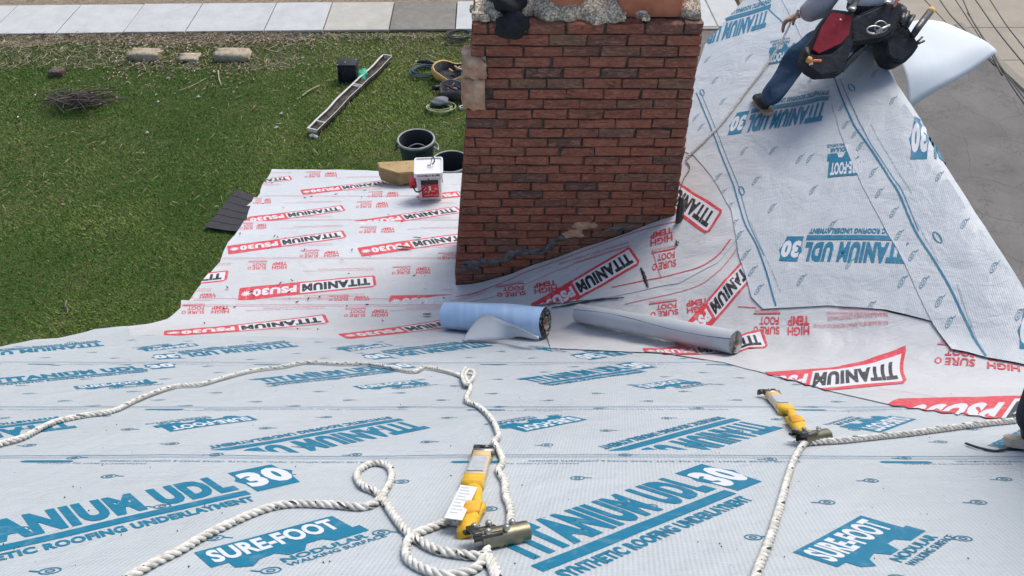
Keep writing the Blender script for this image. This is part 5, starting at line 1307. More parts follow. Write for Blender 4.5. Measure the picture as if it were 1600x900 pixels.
# yellow tool pouch pile + grey bag
M['leather'] = noisy('tan_leather', (.55, .32, .09), (.68, .43, .15), 9, .7, .4, .01); M['darkbag'] = noisy('charcoal_canvas', (.035, .035, .04), (.075, .075, .08), 20, .8, .5); M['greycan'] = noisy('grey_canvas', (.11, .115, .13), (.17, .175, .19), 10, .7, .4)
p = lawn_at(708, 128); tp_ = thing('tool_bag', tuple(p), 'open tan leather tool bag spilling tools beside the chimney', 'tool bag')
def openbag(c, rx, ry, h, m, min_, root, tilt=0, seed=1):
    r = random.Random(seed); n = 20; prof = [(.55, 0), (.85, .03), (1, h*.6), (.93, h), (.86, h*.96), (.80, h*.35), (0, h*.3)]; V = []
    for j, (q, z) in enumerate(prof):
        for k in range(n):
            a = 2*math.pi*k/n; w_ = 1+.12*math.sin(2*a+seed)+.07*math.sin(5*a+seed*2); V.append(c + Matrix.Rotation(tilt, 3, 'X') @ Vector((rx*q*w_*math.cos(a), ry*q*w_*math.sin(a), z*(1+.25*math.sin(a*2+seed)))))
    Fc = [(j*n+k, j*n+(k+1) % n, (j+1)*n+(k+1) % n, (j+1)*n+k) for j in range(len(prof)-1) for k in range(n)]; mi = [0 if j < 4 else 1 for j in range(len(prof)-1) for k in range(n)]
    build('bag_body', V, Fc, [m, min_], root, True, None, mi)
openbag(p + Vector((.0, .12, 0)), .34, .27, .24, M['leather'], M['darkbag'], tp_, .25, 2)
mb = MB(); r = random.Random(6)
for k in range(7):
    a = p + Vector((r.uniform(-.12,.15), .12+r.uniform(-.06,.08), .16)); mb.tube([a, a + Vector((r.uniform(-.12,.12), r.uniform(-.08,.08), r.uniform(.02,.10)))], r.uniform(.010, .02), 7, r.randrange(3))
mb.build('hand_tools', [M['blackp'], M['gutw'], M['leather']], tp_, True)
mb = MB(); mb.tube(smooth_path([p+Vector((-.25,.33,.05)), p+Vector((-.15,.42,.10)), p+Vector((.05,.38,.12)), p+Vector((.2,.28,.12))], 4), .018, 7, flat=.4); mb.build('strap', M['darkbag'], tp_, True)
p = lawn_at(705, 158); gb = thing('tool_bag', tuple(p), 'grey and charcoal canvas tool bag lying open beneath the tan one', 'tool bag'); openbag(p + Vector((.05, .15, 0)), .30, .24, .18, M['darkbag'], M['darkbag'], gb, -.1, 4)
q = lawn_at(688, 158, .10); o = blob('grey_flap', q, (.16, .12, .06), M['greycan'], 9, .18, 3, gb)
mb = MB(); r = random.Random(4)
for k in range(8):
    a = p + Vector((r.uniform(-.1,.2), .15+r.uniform(-.1,.1), .14)); mb.tube([a, a + Vector((r.uniform(-.12,.12), r.uniform(-.1,.1), r.uniform(.02,.08)))], r.uniform(.012, .028), 7, r.randrange(2))
mb.build('hand_tools', [M['darkbag'], noisy('brown_tool_handles', (.14, .09, .08), (.2, .14, .12), 9)], gb, True)
p = lawn_at(686, 136, .05); mb = MB(); mb.tube([p, p+Vector((.10,.05,.01))], .038, 10, 0); mb.tube([p+Vector((-.12,-.03,0)), p], .042, 10, 1); tag(mb.build('flashlight', [M['leather'], M['blackp']], None, True), 'small black and yellow torch at the left of the tan tool bag', 'torch')
for i, (u, v, lb_) in enumerate(((722,168,'larger white plastic piece on the grass just left of the chimney'), (729,158,'small white plastic piece touching the chimney outline'))):
    p = lawn_at(u, v, .03); mb = MB(); mb.box(p, (.11, .08, .06), Matrix.Rotation(.4+i, 3, 'Z'), 0, .02); mb.lathe(p+Vector((0, -.02, .03)), [(.02, .003), (.018, .006), (0, .006)], 8, 1); tag(mb.build('white_charger', [M['gutw'], M['blackp']], None, True), lb_, 'charger')
# shingle mat
M['shing'] = noisy('charcoal_shingle', (.035, .033, .037), (.06, .056, .062), 60, .95, .6, .006, 200)
c4 = [lawn_at(u, v, .03) for u, v in ((370,298),(420,314),(388,366),(320,357))]; V = []; n = 14; r = random.Random(3)
mt = thing('shingle_strip', tuple(sum(c4, Vector())/4), 'dark grey shingle strip lying on the grass by the porch edge', 'shingle')
for row in range(6):
    V = []
    for i in range(n+1):
        for f in (row/6, (row+1)/6):
            a = c4[3].lerp(c4[0], f); b = c4[2].lerp(c4[1], f); q = a.lerp(b, i/n); V.append(q + Vector((r.uniform(-.012,.012), 0, .006*math.sin(i*.7) + (.005 if f == row/6 else 0) + .02)))
    Fc = [(2*i, 2*i+2, 2*i+3, 2*i+1) for i in range(n)]; o = build('shingle', V, Fc, M['shing'], mt); o.modifiers.new('t', 'SOLIDIFY').thickness = .006
# garden stones
M['sand'] = noisy('sandstone', (.30, .25, .17), (.48, .41, .30), 6, .9, 1.0, .03, 16)
for u, v, d, s, lb_ in ((365,91,(.64,.32,.16),11,'large flat topped sandstone block, rightmost of the three in the grass'), (229,90,(.56,.30,.15),12,'pointed leftmost garden stone among dead leaves'), (297,93,(.36,.26,.08),13,'small low middle garden stone'), (91,117,(.24,.2,.12),14,'small dark lump on the grass far left')):
    p = lawn_at(u, v); o = stone('garden_stone', None, (p.x, p.y, d[2]*.38), d, M['sand'] if s != 14 else M['junk'], s, 2, .20 if s != 11 else .12, ); tag(o, lb_, 'stone', 'stones in the lawn')
# brush pile
M['twig'] = noisy('grey_brown_twig', (.11, .085, .065), (.21, .175, .14), 30, .9, .4)
def twigs(mb, u0, v0, ru, rv, n, L0, L1, seed, z=.10, main=None):
    r = random.Random(seed)
    for k in range(n):
        p = lawn_at(u0 + r.gauss(0, ru), v0 + r.gauss(0, rv), r.uniform(.01, z)); a = r.gauss(main if main is not None else r.uniform(0, 3.1), .5); L = r.uniform(L0, L1); d = Vector((math.cos(a), math.sin(a), r.uniform(-.1, .2)))
        P = [p - d*L/2, p + Vector((r.uniform(-.03,.03), r.uniform(-.03,.03), .02)), p + d*L/2]; mb.tube(smooth_path(P, 3), r.uniform(.003, .008), 5, r.randrange(2))
mb = MB(); twigs(mb, 120, 155, 20, 5, 170, .2, .7, 3, .22, .1); tw = [M['twig'], mat('dark_twig', (.06, .045, .04), .9)]
tag(mb.build('twig_pile', tw, None, True), 'low heap of broken twigs and branches on the left of the lawn', 'twigs', kind='stuff')
def branch(px, th, label, m=None, name='fallen_branch', cat='branch', grp='single sticks lying on the lawn'):
    mb = MB(); P = smooth_path([lawn_at(u, v, .03+.02*(i % 2)) for i, (u, v) in enumerate(px)], 5); mb.tube(P, [th*(1-.5*i/len(P)) for i in range(len(P))], 6); tag(mb.build(name, m or M['twig'], None, True), label, cat, grp)
branch([(68,158),(95,150),(120,145),(136,138)], .018, 'long grey stick poking out of the left side of the twig heap')
branch([(472,150),(484,141),(500,133)], .016, 'bent stick on the grass left of the gutter', M['sand'])
branch([(341,110),(342,122),(346,134)], .014, 'pale stick pointing down from the large stone', M['sand'])
branch([(240,98),(262,112),(280,122)], .008, 'thin stick left of the middle stone'); branch([(278,142),(300,134),(322,122)], .008, 'thin stick below the middle stone', M['sand'])
branch([(576,204),(600,207),(625,196)], .007, 'thin curved stick right of the gutter end'); branch([(104,470),(102,478),(106,484),(104,490)], .012, 'short brown twig alone on the lower left grass')
branch([(583,146),(587,143)], .02, 'short pale chip beside the gutter', M['sand']); branch([(245,165),(262,158),(275,160)], .007, 'small forked stick right of the twig heap')
mb = MB(); r = random.Random(12)
for u, v in ((203,68),(207,70),(158,163),(28,184),(225,95),(262,123),(304,96),(120,166),(310,152),(440,178),(230,208),(432,200),(247,160),(473,91)):
    p = lawn_at(u, v, .03); s = r.uniform(.02, .05); mb.add([p+Vector((-s,0,0)), p+Vector((0,-s*.7,.02)), p+Vector((s,.01,.01)), p+Vector((0,s*.8,.03))], [(0,1,2,3)])
tag(mb.build('paper_scraps', M['gutw']), 'tiny white scraps dotted over the lawn', 'scraps', kind='stuff')
# ---------------------------------------------------------------- overhead cables
M['wire'] = mat('black_service_cable', (.02, .02, .02), .5)
for i, (a, b, th, lb_) in enumerate((((1464,-6),(1512,52),.012,'leftmost overhead cable ending behind the loose sheet'), ((1489,-6),(1612,170),.010,'second overhead cable from the left'), ((1502,-6),(1536,60),.013,'thicker third overhead cable from the left'),
                                    ((1520,-6),(1612,115),.012,'fourth overhead cable from the left'), ((1543,-6),(1612,90),.011,'rightmost overhead cable at the frame corner'), ((1551,82),(1618,188),.013,'lower overhead cable below the tip of the loose sheet'))):
    A_, B_ = at_z(*a, 2.6), at_z(*b, 3.1); D = (B_-A_); P = [A_ - D*.9, A_, A_.lerp(B_, .5) - Vector((0, 0, .02)), B_, B_ + D*.6]
    mb = MB(); mb.tube(smooth_path(P, 5), th*.6, 6); tag(mb.build('overhead_cable', M['wire'], None, True), lb_, 'cable', 'black cables passing over the pavement at the right')
# ---------------------------------------------------------------- people
def skin(name, nodes, edges, m, parent, root=0, sub=2, wrinkle=0.0, seed=1, wf=20):
    """nodes: (x,y,z,r) or (x,y,z,rx,ry)"""
    me = bpy.data.meshes.new(name); me.from_pydata([n[:3] for n in nodes], edges, []); o = bpy.data.objects.new(name+'_tmp', me); COL.objects.link(o)
    o.modifiers.new('s', 'SKIN'); sv = me.skin_vertices[0].data
    for i, n in enumerate(nodes): sv[i].radius = (n[3], n[4] if len(n) > 4 else n[3]); sv[i].use_root = (i == root)
    sd = o.modifiers.new('b', 'SUBSURF'); sd.levels = sub
    bpy.context.view_layer.update(); dg = bpy.context.evaluated_depsgraph_get(); q = bpy.data.meshes.new_from_object(o.evaluated_get(dg))
    V = np.array([tuple(v.co) for v in q.vertices]); Fc = [list(p.vertices) for p in q.polygons]; Nn = np.array([tuple(v.normal) for v in q.vertices])
    bpy.data.objects.remove(o)
    if wrinkle:
        rs_ = np.random.RandomState(seed); d = 0
        for k in range(5):
            a = rs_.normal(size=3); a /= np.linalg.norm(a); d = d + np.sin(V@a*wf*(1+k*.5) + rs_.uniform(0, 6)+2*np.sin(V@a[::-1]*wf*.4))
        V = V + Nn*(d/5*wrinkle)[:, None]
    return build(name, V, Fc, m, parent, True)
m = mat('worn_denim', (.05, .10, .19), .85, 0, .2); N = NT(m); v = N.coord(); f = N.noise(v, 7, 5, .6, .6); f2 = N.noise(N.coord(scale=(1, 1, 3)), 90, 3)
c = N.ramp(f, [(.3, (.022, .045, .085)), (.5, (.06, .115, .19)), (.68, (.19, .26, .35))]); N.base(N.mix(N.math('MULTIPLY', f2, .35), c, (.02, .035, .06))); N.bump(N.noise(v, 22, 4, .6, 1), .7, .012); M['denim'] = m
M['tshirt'] = noisy('white_cotton', (.68, .70, .74), (.78, .79, .82), 5, .85, .6, .015, 14); M['sleeve'] = noisy('grey_hoodie', (.33, .33, .35), (.42, .42, .44), 6, .9, .8, .018, 16)
M['skin_'] = noisy('tanned_skin', (.36, .20, .13), (.42, .25, .17), 12, .5, .2, .003); M['hair'] = noisy('dark_hair', (.02, .015, .012), (.04, .03, .025), 60, .6, .6)
M['beltb'] = noisy('black_leather', (.010, .011, .014), (.024, .025, .03), 14, .55, .5, .008, 30); M['redp'] = noisy('dark_red_canvas', (.24, .012, .022), (.33, .02, .035), 9, .75, .4, .008)
M['shoeb'] = noisy('black_shoe', (.012, .012, .014), (.03, .03, .032), 20, .6, .3); M['soletan'] = noisy('tan_rubber_sole', (.40, .34, .26), (.50, .44, .35), 20, .7, .2)
def W(x, y, z): return (x, y, z + CAMZ)
hipc = Vector(W(2.30, 4.72, -2.20))
def rel(p, r, r2=None): 
    return (p[0], p[1], p[2], r) if r2 is None else (p[0], p[1], p[2], r, r2)
person = thing('person', tuple(Vector((2.25, 4.75, float(roof(2.2, 4.75, False))))), 'seated roofer in jeans, white shirt and tool belt straddling the gable ridge, holding the rope', 'person')
dZ = Vector((0, 0, 0))
Lh = Vector(W(2.18, 4.66, -2.22)); Lk = at_depth(1256, 78, 4.86); La = at_depth(1196, 160, 5.00)
Rh = Vector(W(2.40, 4.78, -2.22)); Rk = Vector(W(2.56, 5.12, -2.36)); Ra = Vector(W(2.52, 5.02, -2.78))
waist = Vector(W(2.29, 4.78, -2.03)); chest = Vector(W(2.27, 4.86, -1.80)); neck = Vector(W(2.24, 4.92, -1.62)); head = Vector(W(2.22, 4.97, -1.50)); crownp = Vector(W(2.21, 4.99, -1.38))
Ls = Vector(W(2.07, 4.86, -1.71)); Rs_ = Vector(W(2.45, 4.92, -1.71)); Lhand = at_depth(1243, 25, 4.93); Le = at_depth(1292, -2, 4.84); Rhand = Vector(W(2.52, 4.98, -2.02)); Re = Vector(W(2.62, 5.05, -1.86))
toeL_ = at_depth(1174, 160, 5.14)
# body, one continuous surface
fw = (Vector((-.5, .75, 0))).normalized()
nodes = [rel(hipc, .12, .10), rel(waist, .11, .085), rel(chest, .125, .09), rel(neck, .052), rel(head, .075, .09), rel(crownp, .06, .07),
         rel(Lh, .085), rel(Lk, .055), rel(La, .036), rel(Rh, .085), rel(Rk, .055), rel(Ra, .036),
         rel(Ls, .055), rel(Le, .040), rel(Lhand.lerp(Le, .12), .026), rel(Rs_, .055), rel(Re, .04), rel(Rhand, .026)]
edges = [(0,1),(1,2),(2,3),(3,4),(4,5),(0,6),(6,7),(7,8),(0,9),(9,10),(10,11),(2,12),(12,13),(13,14),(2,15),(15,16),(16,17)]
body = skin('body', nodes, edges, M['skin_'], person)
def hand(h, d, palm_n, m=None, L=.085, curl=.8, name='hand'):
    """palm with five separate fingers curling towards palm_n"""
    d = d.normalized(); pn_ = (palm_n - d*palm_n.dot(d)).normalized(); s = d.cross(pn_); nd = [rel(h, .022, .017), rel(h + d*L*.55, .030, .014), rel(h + d*L, .030, .012)]; ed = [(0,1),(1,2)]
    for k, (off, ln) in enumerate(((-.027, .066), (-.009, .076), (.010, .072), (.027, .056))):
        b = h + d*L*.98 + s*off; a0_ = len(nd); p = b; dd = d.copy(); nd.append(rel(p, .0085)); ed.append((2, a0_))
        for j in range(3):
            dd = (dd*math.cos(curl*.75) + pn_*math.sin(curl*.75)).normalized(); p = p + dd*ln*(.42, .32, .26)[j]; nd.append(rel(p, (.0082, .0075, .0065)[j])); ed.append((len(nd)-2, len(nd)-1))
    b = h + d*L*.25 - s*.028; a0_ = len(nd); p = b; nd.append(rel(p, .011)); ed.append((0, a0_)); dd = (d*.6 - s*.7 + pn_*.3).normalized()
    for j in range(2): p = p + dd*(.034, .028)[j]; nd.append(rel(p, (.0095, .008)[j])); ed.append((len(nd)-2, len(nd)-1)); dd = (dd + pn_*.6 + s*.3).normalized()
    return skin(name, nd, ed, M['skin_'], person, 0, 2)
hand(Lhand.lerp(Le, .10), (Lhand-Le) + Vector((-.05, 0, -.03)), Vector((.2, -.6, -.6))); hand(Rhand, Vector((.1, -.5, -.5)), Vector((-1, 0, 0)))
# face and hair
mb = MB(); f_ = Vector((-.25, .95, -.1)).normalized()
blob('hair', tuple(head + Vector((0, -.015, .055))), (.088, .105, .085), M['hair'], 4, .06, 3, body)
for s_, sz in ((-1, .012), (1, .012)):
    e_ = head + f_*.082 + f_.cross(Vector((0,0,1)))*s_*.032 + Vector((0,0,.01)); blob('eye', tuple(e_), (sz, sz, sz*.8), M['tagw'] if 'tagw' in M else M['tshirt'], 2, .0, 2, body)
    blob('ear', tuple(head + f_.cross(Vector((0,0,1)))*s_*.082), (.014, .022, .032), M['skin_'], 3, .05, 2, body)
blob('nose', tuple(head + f_*.10 + Vector((0,0,-.018))), (.014, .022, .024), M['skin_'], 3, .05, 2, body); blob('mouth', tuple(head + f_*.088 + Vector((0,0,-.055))), (.026, .010, .008), noisy('lips', (.30, .12, .09), (.34, .14, .11), 9), 3, .05, 2, body)
# clothes
skin('jeans', [rel(hipc + Vector((0,0,.02)), .145, .125), rel(Lh, .118), rel(Lh.lerp(Lk, .6), .108), rel(Lk, .090), rel(Lk.lerp(La, .35), .080), rel(Lk.lerp(La, .75), .069), rel(La.lerp(Lk, -.05), .066),
               rel(Rh, .112), rel(Rk, .085), rel(Ra.lerp(Rk, .1), .065)], [(0,1),(1,2),(2,3),(3,4),(4,5),(5,6),(0,7),(7,8),(8,9)], M['denim'], person, 0, 4, .013, 3, 22)
skin('white_shirt', [rel(at_depth(1340, -8, 4.70), .175, .12), rel(waist, .145, .12), rel(chest, .16, .12), rel(neck - Vector((0,0,.03)), .07), rel(Rs_, .08), rel(Rs_.lerp(Re, .6), .07), rel(Ls, .075)], [(0,1),(1,2),(2,3),(2,4),(4,5),(2,6)], M['tshirt'], person, 0, 3, .009, 5, 20)
skin('hoodie_sleeve', [rel(Ls + Vector((.03,0,0)), .095), rel(Ls.lerp(Le, .5), .088), rel(Le, .095), rel(Le.lerp(Lhand, .40) + Vector((.0,0,-.03)), .088), rel(Le.lerp(Lhand, .68) + Vector((0,0,-.012)), .062), rel(Le.lerp(Lhand, .86), .036)], [(0,1),(1,2),(2,3),(3,4),(4,5)], M['sleeve'], person, 0, 3, .010, 8, 24)
skin('shirt_sleeve', [rel(Rs_.lerp(Re, .5), .07), rel(Re, .055), rel(Re.lerp(Rhand, .8), .042)], [(0,1),(1,2)], M['tshirt'], person, 0, 2, .006)
def shoe(a, toe, nm='shoe'):
    d = (toe-a); d.z *= 1; L = d.length; d.normalize(); n = rnormal(a.x, a.y); d = (d - n*d.dot(n)).normalized(); s = d.cross(n); g = Vector((a.x, a.y, float(roof(a.x, a.y))+.035))
    root = skin(nm, [rel(g - d*.06 + n*.04, .036), rel(g + n*.045, .040), rel(g + d*.065 + n*.036, .038, .032), rel(g + d*.14 + n*.028, .038, .028), rel(g + n*.10 - d*.01, .040)], [(0,1),(1,2),(2,3),(1,4)], M['shoeb'], person, 1, 2)
    mb = MB(); Lw = [(-.10,.028),(-.06,.040),(0,.038),(.07,.044),(.15,.046),(.20,.034),(.215,.012)]; V = []
    for l, w_ in [(a*.80, b*.9) for a, b in Lw]:
        for sg in (-1, 1):
            for h_ in (-.005, .016): V.append(g + d*l + s*w_*sg + n*h_)
    k = 4; Fc = []
    for i in range(len(Lw)-1):
        a_, b_ = i*k, (i+1)*k; Fc += [(a_, a_+1, b_+1, b_), (a_+2, b_+2, b_+3, a_+3), (a_+1, a_+3, b_+3, b_+1), (a_, b_, b_+2, a_+2)]
    Fc += [(0,2,3,1), tuple(len(V)-4+i for i in (0,1,3,2))]; mb.add(V, Fc); mb.build('sole', M['soletan'], root)
    mb = MB()
    for q in (.03, .055, .08, .105): mb.tube([g + d*q - s*.028 + n*(.078-q*.2), g + d*q + s*.0 + n*(.090-q*.3), g + d*q + s*.028 + n*(.078-q*.2)], .0035, 5)
    mb.build('shoe_laces', M['beltb'], root)
shoe(hit(1194, 178, .0), hit(1171, 152, .0)); 
# tool belt and pouches
belt = skin('tool_belt', [(*(hipc + Vector((0,0,.12)) + Vector((math.cos(a)*.165, math.sin(a)*.14, -.035*math.sin(a+.6)))), .026, .045) for a in [2*math.pi*i/16 for i in range(16)]], [(i, (i+1) % 16) for i in range(16)], M['beltb'], person, 0, 1)
def prism(name, px, k, th, m, parent, bevel=.01, sub=False, dz=0):
    """a padded flat piece: outline at given camera distances, real thickness behind it"""
    P = [at_depth(u, v, k + (q[0] if q else 0)) for (u, v, *q) in px]; c = sum(P, Vector())/len(P); nn = (P[1]-P[0]).cross(P[-1]-P[0]).normalized()
    if nn.dot(Vector((0,0,CAMZ))-c) < 0: nn = -nn
    bm = bmesh.new(); f = bm.faces.new([bm.verts.new(p) for p in P]); r = bmesh.ops.extrude_face_region(bm, geom=[f]); 
    for v in r['geom']:
        if isinstance(v, bmesh.types.BMVert): v.co -= nn*th
    bmesh.ops.recalc_face_normals(bm, faces=bm.faces); bmesh.ops.bevel(bm, geom=bm.edges[:], offset=bevel, segments=3, affect='EDGES', clamp_overlap=True); bm.verts.index_update()
    V = [v.co.copy() for v in bm.verts]; Fc = [[v.index for v in f.verts] for f in bm.faces]; bm.free(); return build(name, V, Fc, m, parent, False)
# left pouch: black outer bag, red lined flap, small contents
pk = 4.62
po = prism('tool_pouch', [(1253,96),(1259,72),(1272,58),(1284,34),(1300,14),(1334,18),(1336,60),(1328,85),(1314,116),(1279,119),(1264,110)], pk, .09, M['beltb'], person, .006)
prism('red_flap', [(1270,77),(1285,41),(1300,19),(1331,24),(1327,54),(1314,68),(1280,84)], pk-.03, .02, M['redp'], person, .003)
prism('pouch_pocket', [(1254,92),(1262,84),(1280,86),(1300,84),(1318,70),(1316,96),(1310,112),(1284,118),(1266,106)], pk-.045, .05, M['beltb'], person, .006)
mb = MB(); mb.tube([at_depth(1262, 92, pk-.10), at_depth(1259, 76, pk-.08)], .018, 10, 0); mb.tube([at_depth(1262, 97, pk-.11), at_depth(1266, 90, pk-.11)], .016, 10, 1); mb.build('tape_roll', [M['beltb'], M['leather']], po, True)
mb = MB(); mb.tube(smooth_path([at_depth(1266, 99, pk-.11), at_depth(1272, 95, pk-.12), at_depth(1283, 95, pk-.11)], 4), .008, 8, 0); mb.tube([at_depth(1264, 101, pk-.11), at_depth(1270, 99, pk-.12)], .006, 8, 1); mb.build('knife', [mat('orange_plastic', (.75, .16, .05), .4), M['tagw']], po, True)
mb = MB(); mb.lathe(at_depth(1313, 31, pk-.045), [(0, .006), (.008, .005), (.009, 0)], 12); mb.build('rivet', M['steel'], po, True)
# hammer hanging in its loop
hm = thing('hammer', tuple(at_depth(1335, 86, 4.7)), 'dark gripped hammer hanging below the left tool pouch', 'hammer'); mb = MB()
hp_ = smooth_path([at_depth(1314, 110, 4.66), at_depth(1327, 96, 4.66), at_depth(1344, 78, 4.67), at_depth(1350, 73, 4.68)], 4); mb.tube(hp_, [.018]*5+[.020]*4+[.014]*4, 10); mb.build('grip', M['gripb'] if 'gripb' in M else M['rubber'], hm, True)
mb = MB(); mb.tube([at_depth(1350, 73, 4.68), at_depth(1362, 62, 4.70)], .007, 8); mb.build('shank', M['steel'], hm, True)
# seat bag and right pouch
prism('hip_padding', [(1322,34),(1345,20),(1378,6),(1400,0),(1408,20),(1402,48),(1384,62),(1350,68),(1326,70)], 4.62, .12, M['beltb'], person, .02)
rp = prism('tool_pouch', [(1378,60),(1384,40),(1396,18),(1408,4),(1414,30),(1424,50),(1432,62),(1437,70),(1428,84),(1414,98),(1404,101),(1388,96),(1380,80)], 4.70, .13, M['beltb'], person, .008)
prism('pouch_pocket', [(1386,66),(1398,60),(1424,60),(1433,70),(1424,84),(1410,95),(1396,92),(1388,84)], 4.66, .05, M['beltb'], person, .006)
mb = MB()
for a, b, r_ in (((1410,40),(1419,18),.013), ((1416,44),(1428,24),.012), ((1408,36),(1412,22),.014)): mb.tube([at_depth(*a, 4.64), at_depth(*b, 4.66)], r_, 9)
mb.build('tool_handles', M['darksteel'], rp, True)
mb = MB(); mb.tube([at_depth(1426, 56, 4.64), at_depth(1434, 44, 4.66), at_depth(1452, 20, 4.70)], [.020, .022, .022], 12, 0); mb.tube([at_depth(1452, 20, 4.70), at_depth(1456, 15, 4.71)], .022, 12, 1); mb.build('hammer_handle', [M['rubber'], M['leather']], rp, True)
mb = MB(); mb.tube([at_depth(1433, 66, 4.64), at_depth(1441, 58, 4.66)], .007, 7); mb.tube([at_depth(1435, 68, 4.64), at_depth(1444, 64, 4.66)], .007, 7); mb.build('nail_set', M['darksteel'], rp, True)
# carabiners and clips
mb = MB(); P = [at_depth(1366 + 12*math.cos(a), 47 + 6*math.sin(a), 4.55) for a in [2*math.pi*i/14 for i in range(14)]]; mb.tube(P + P[:1], .006, 8); P = [at_depth(1376 + 10*math.cos(a), 42 + 9*math.sin(a), 4.56) for a in [2*math.pi*i/14 for i in range(14)]]; mb.tube(P + P[:1], .005, 8)
mb.tube([at_depth(1368, 50, 4.55), at_depth(1390, 40, 4.55)], .010, 8); mb.build('carabiner', M['steel'], person, True)
for u in ((1330, 16, 1340, -4), (1386, 6, 1392, -16)):
    mb = MB(); a, b = at_depth(u[0], u[1], 4.56), at_depth(u[2], u[3], 4.66); mb.tube([a, a.lerp(b, .5), b], .020, 8, 0, flat=.25); mb.tube([a, a.lerp(b, .25)], .023, 8, 1, flat=.4); mb.build('suspender', [M['beltb'], M['steel']], person, True)
mb = MB(); mb.tube(smooth_path([at_depth(1396, 12, 4.6), at_depth(1402, 0, 4.62), at_depth(1400, -14, 4.66)], 4), .009, 6, flat=.5); mb.build('red_cord', noisy('red_brown_cord', (.20, .04, .03), (.30, .07, .05), 30), person, True)
# roofer's own lifeline
px = [(1236,34,.10),(1228,52,.06),(1213,78,.03),(1190,112,.01),(1163,148,0),(1132,188,0),(1104,218,0),(1085,236,0),(1072,247,0)]
P = smooth_path([hit(u, v, .035 + l) for u, v, l in px], 8); P = [Lhand + Vector((.01, .0, .04)), Lhand + Vector((-.005, 0, -.015))] + P
P = P[:2] + [Vector((p.x, p.y, max(p.z, float(roof(p.x, p.y))+.040))) for p in P[2:]]
tag(rope_mesh(P, .0085, .05, .6, 9).build('safety_rope', [M['rope'], M['rope_dark']], None, True), 'thin twisted rope stretched from the seated roofer\'s hand down to the chimney corner', 'rope')
P = smooth_path([hit(u, v, .03) for u, v in ((1072,252),(1078,262),(1068,280),(1062,300))], 5); mb = MB(); mb.tube(P, .0035, 6); tag(mb.build('thin_cord', M['rubber'], None, True), 'thin black cord running down beside the chimney to the black strip', 'cord')
# loose sheet hanging out beyond the ridge
A_ = at_depth(1426, 152, 5.02); B_ = at_depth(1560, 78, 5.36); C_ = at_depth(1476, 33, 5.62); D_ = at_depth(1372, 34, 5.25)
nu, nv = 26, 18; V = []
for i in range(nu+1):
    for j in range(nv+1):
        u, v = i/nu, j/nv; lo = A_.lerp(B_, u); hi = D_.lerp(C_, u); p = lo.lerp(hi, v)
        bulge = math.sin(math.pi*min(1, v*1.0))**.8*.03*(1-u)**2; curl = -.10*max(0, 1-v*3.5)**2*(1-u*.8)
        V.append(p + Vector((0, 0, bulge + curl + .012*math.sin(u*7+v*3))) )
Fc = [(i*(nv+1)+j, (i+1)*(nv+1)+j, (i+1)*(nv+1)+j+1, i*(nv+1)+j+1) for i in range(nu) for j in range(nv)]
o = build('loose_underlayment', V, Fc, M['rollgrey2'] if 'rollgrey2' in M else noisy('plain_sheet_back', (.54, .59, .62), (.60, .65, .68), 2, .5, .2, .01, 6), None, True); o.modifiers.new('t', 'SOLIDIFY').thickness = .002
tag(o, 'loose plain sheet curling out past the ridge to a point, behind the seated roofer', 'loose sheet')
# second roofer, only a shoe and trouser leg in view
h0_ = hit(1574, 706, .0); h1_ = hit(1640, 690, .0)
p2 = thing('person', tuple(h1_), 'roofer standing at the right edge, only a dark trouser leg and shoe in view', 'person')
g = Vector((h0_.x, h0_.y, h0_.z)) + Vector((.0, .0, .035)); d = Vector((.75, -.45, 0)); n = rnormal(g.x, g.y); d = (d - n*d.dot(n)).normalized(); s = d.cross(n)
toe = g; heel = g + d*.22; _p = person; person = p2
shoe(g + d*.15 + Vector((0,0,.0)), g - d*.05, 'shoe')
ank = at_depth(1612, 684, 1.98); kn = at_depth(1690, 520, 1.85); hp2 = kn + Vector((.05, -.12, .42)); ank2 = ank + Vector((.42, -.05, -.02)); kn2 = ank2 + Vector((.03, 0, .42)); hp3 = hp2 + Vector((.2, 0, 0)); pel = (hp2+hp3)/2
tor = pel + Vector((0, -.10, .25)); che = tor + Vector((0, -.08, .22)); nk = che + Vector((0, 0, .20)); hd_ = nk + Vector((0, .03, .13))
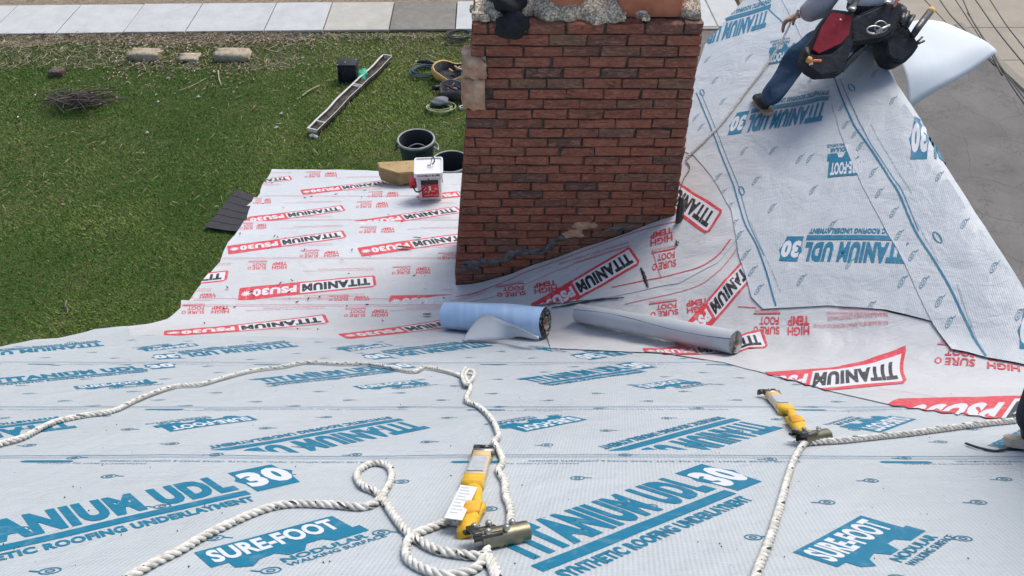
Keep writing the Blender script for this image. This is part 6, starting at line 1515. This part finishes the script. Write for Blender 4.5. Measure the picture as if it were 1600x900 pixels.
sh1, sh2 = che + Vector((-.19, 0, .10)), che + Vector((.19, 0, .10)); el1, el2 = sh1 + Vector((-.08, .04, -.28)), sh2 + Vector((.08, .04, -.28)); ha1, ha2 = el1 + Vector((.02, .18, -.16)), el2 + Vector((-.02, .18, -.16))
skin('body', [rel(pel, .12, .1), rel(tor, .11, .09), rel(che, .12, .09), rel(nk, .052), rel(hd_, .08, .09), rel(hp2, .08), rel(kn, .055), rel(ank, .036), rel(hp3, .08), rel(kn2, .055), rel(ank2, .036), rel(sh1, .055), rel(el1, .04), rel(ha1, .026), rel(sh2, .055), rel(el2, .04), rel(ha2, .026)],
     [(0,1),(1,2),(2,3),(3,4),(0,5),(5,6),(6,7),(0,8),(8,9),(9,10),(2,11),(11,12),(12,13),(2,14),(14,15),(15,16)], M['skin_'], p2)
M['darkpants'] = noisy('dark_navy_trousers', (.012, .014, .024), (.03, .034, .05), 12, .9, .5, .01)
skin('trousers', [rel(pel, .15, .13), rel(hp2, .11), rel(kn, .085), rel(ank.lerp(kn, .35), .060), rel(ank, .062), rel(hp3, .11), rel(kn2, .085), rel(ank2, .062)], [(0,1),(1,2),(2,3),(3,4),(0,5),(5,6),(6,7)], M['darkpants'], p2, 0, 3, .006)
skin('jacket', [rel(tor, .15, .12), rel(che, .16, .12), rel(sh1, .08), rel(el1, .06), rel(ha1.lerp(el1, .15), .045), rel(sh2, .08), rel(el2, .06), rel(ha2.lerp(el2, .15), .045)], [(0,1),(1,2),(2,3),(3,4),(1,5),(5,6),(6,7)], M['sleeve'], p2, 0, 2, .006)
hand(ha1, Vector((.1, .6, -.4)), Vector((.5, 0, -.5))); hand(ha2, Vector((-.1, .6, -.4)), Vector((-.5, 0, -.5))); person = _p
P = on_roof([(1588,696),(1575,702),(1555,705),(1530,701),(1508,694)], r=.0035, n=6); mb = MB(); mb.tube(P, .0035, 6); tag(mb.build('thin_cord', M['rubber'], None, True), 'thin black lace like cord trailing left from the shoe at the right edge', 'cord')
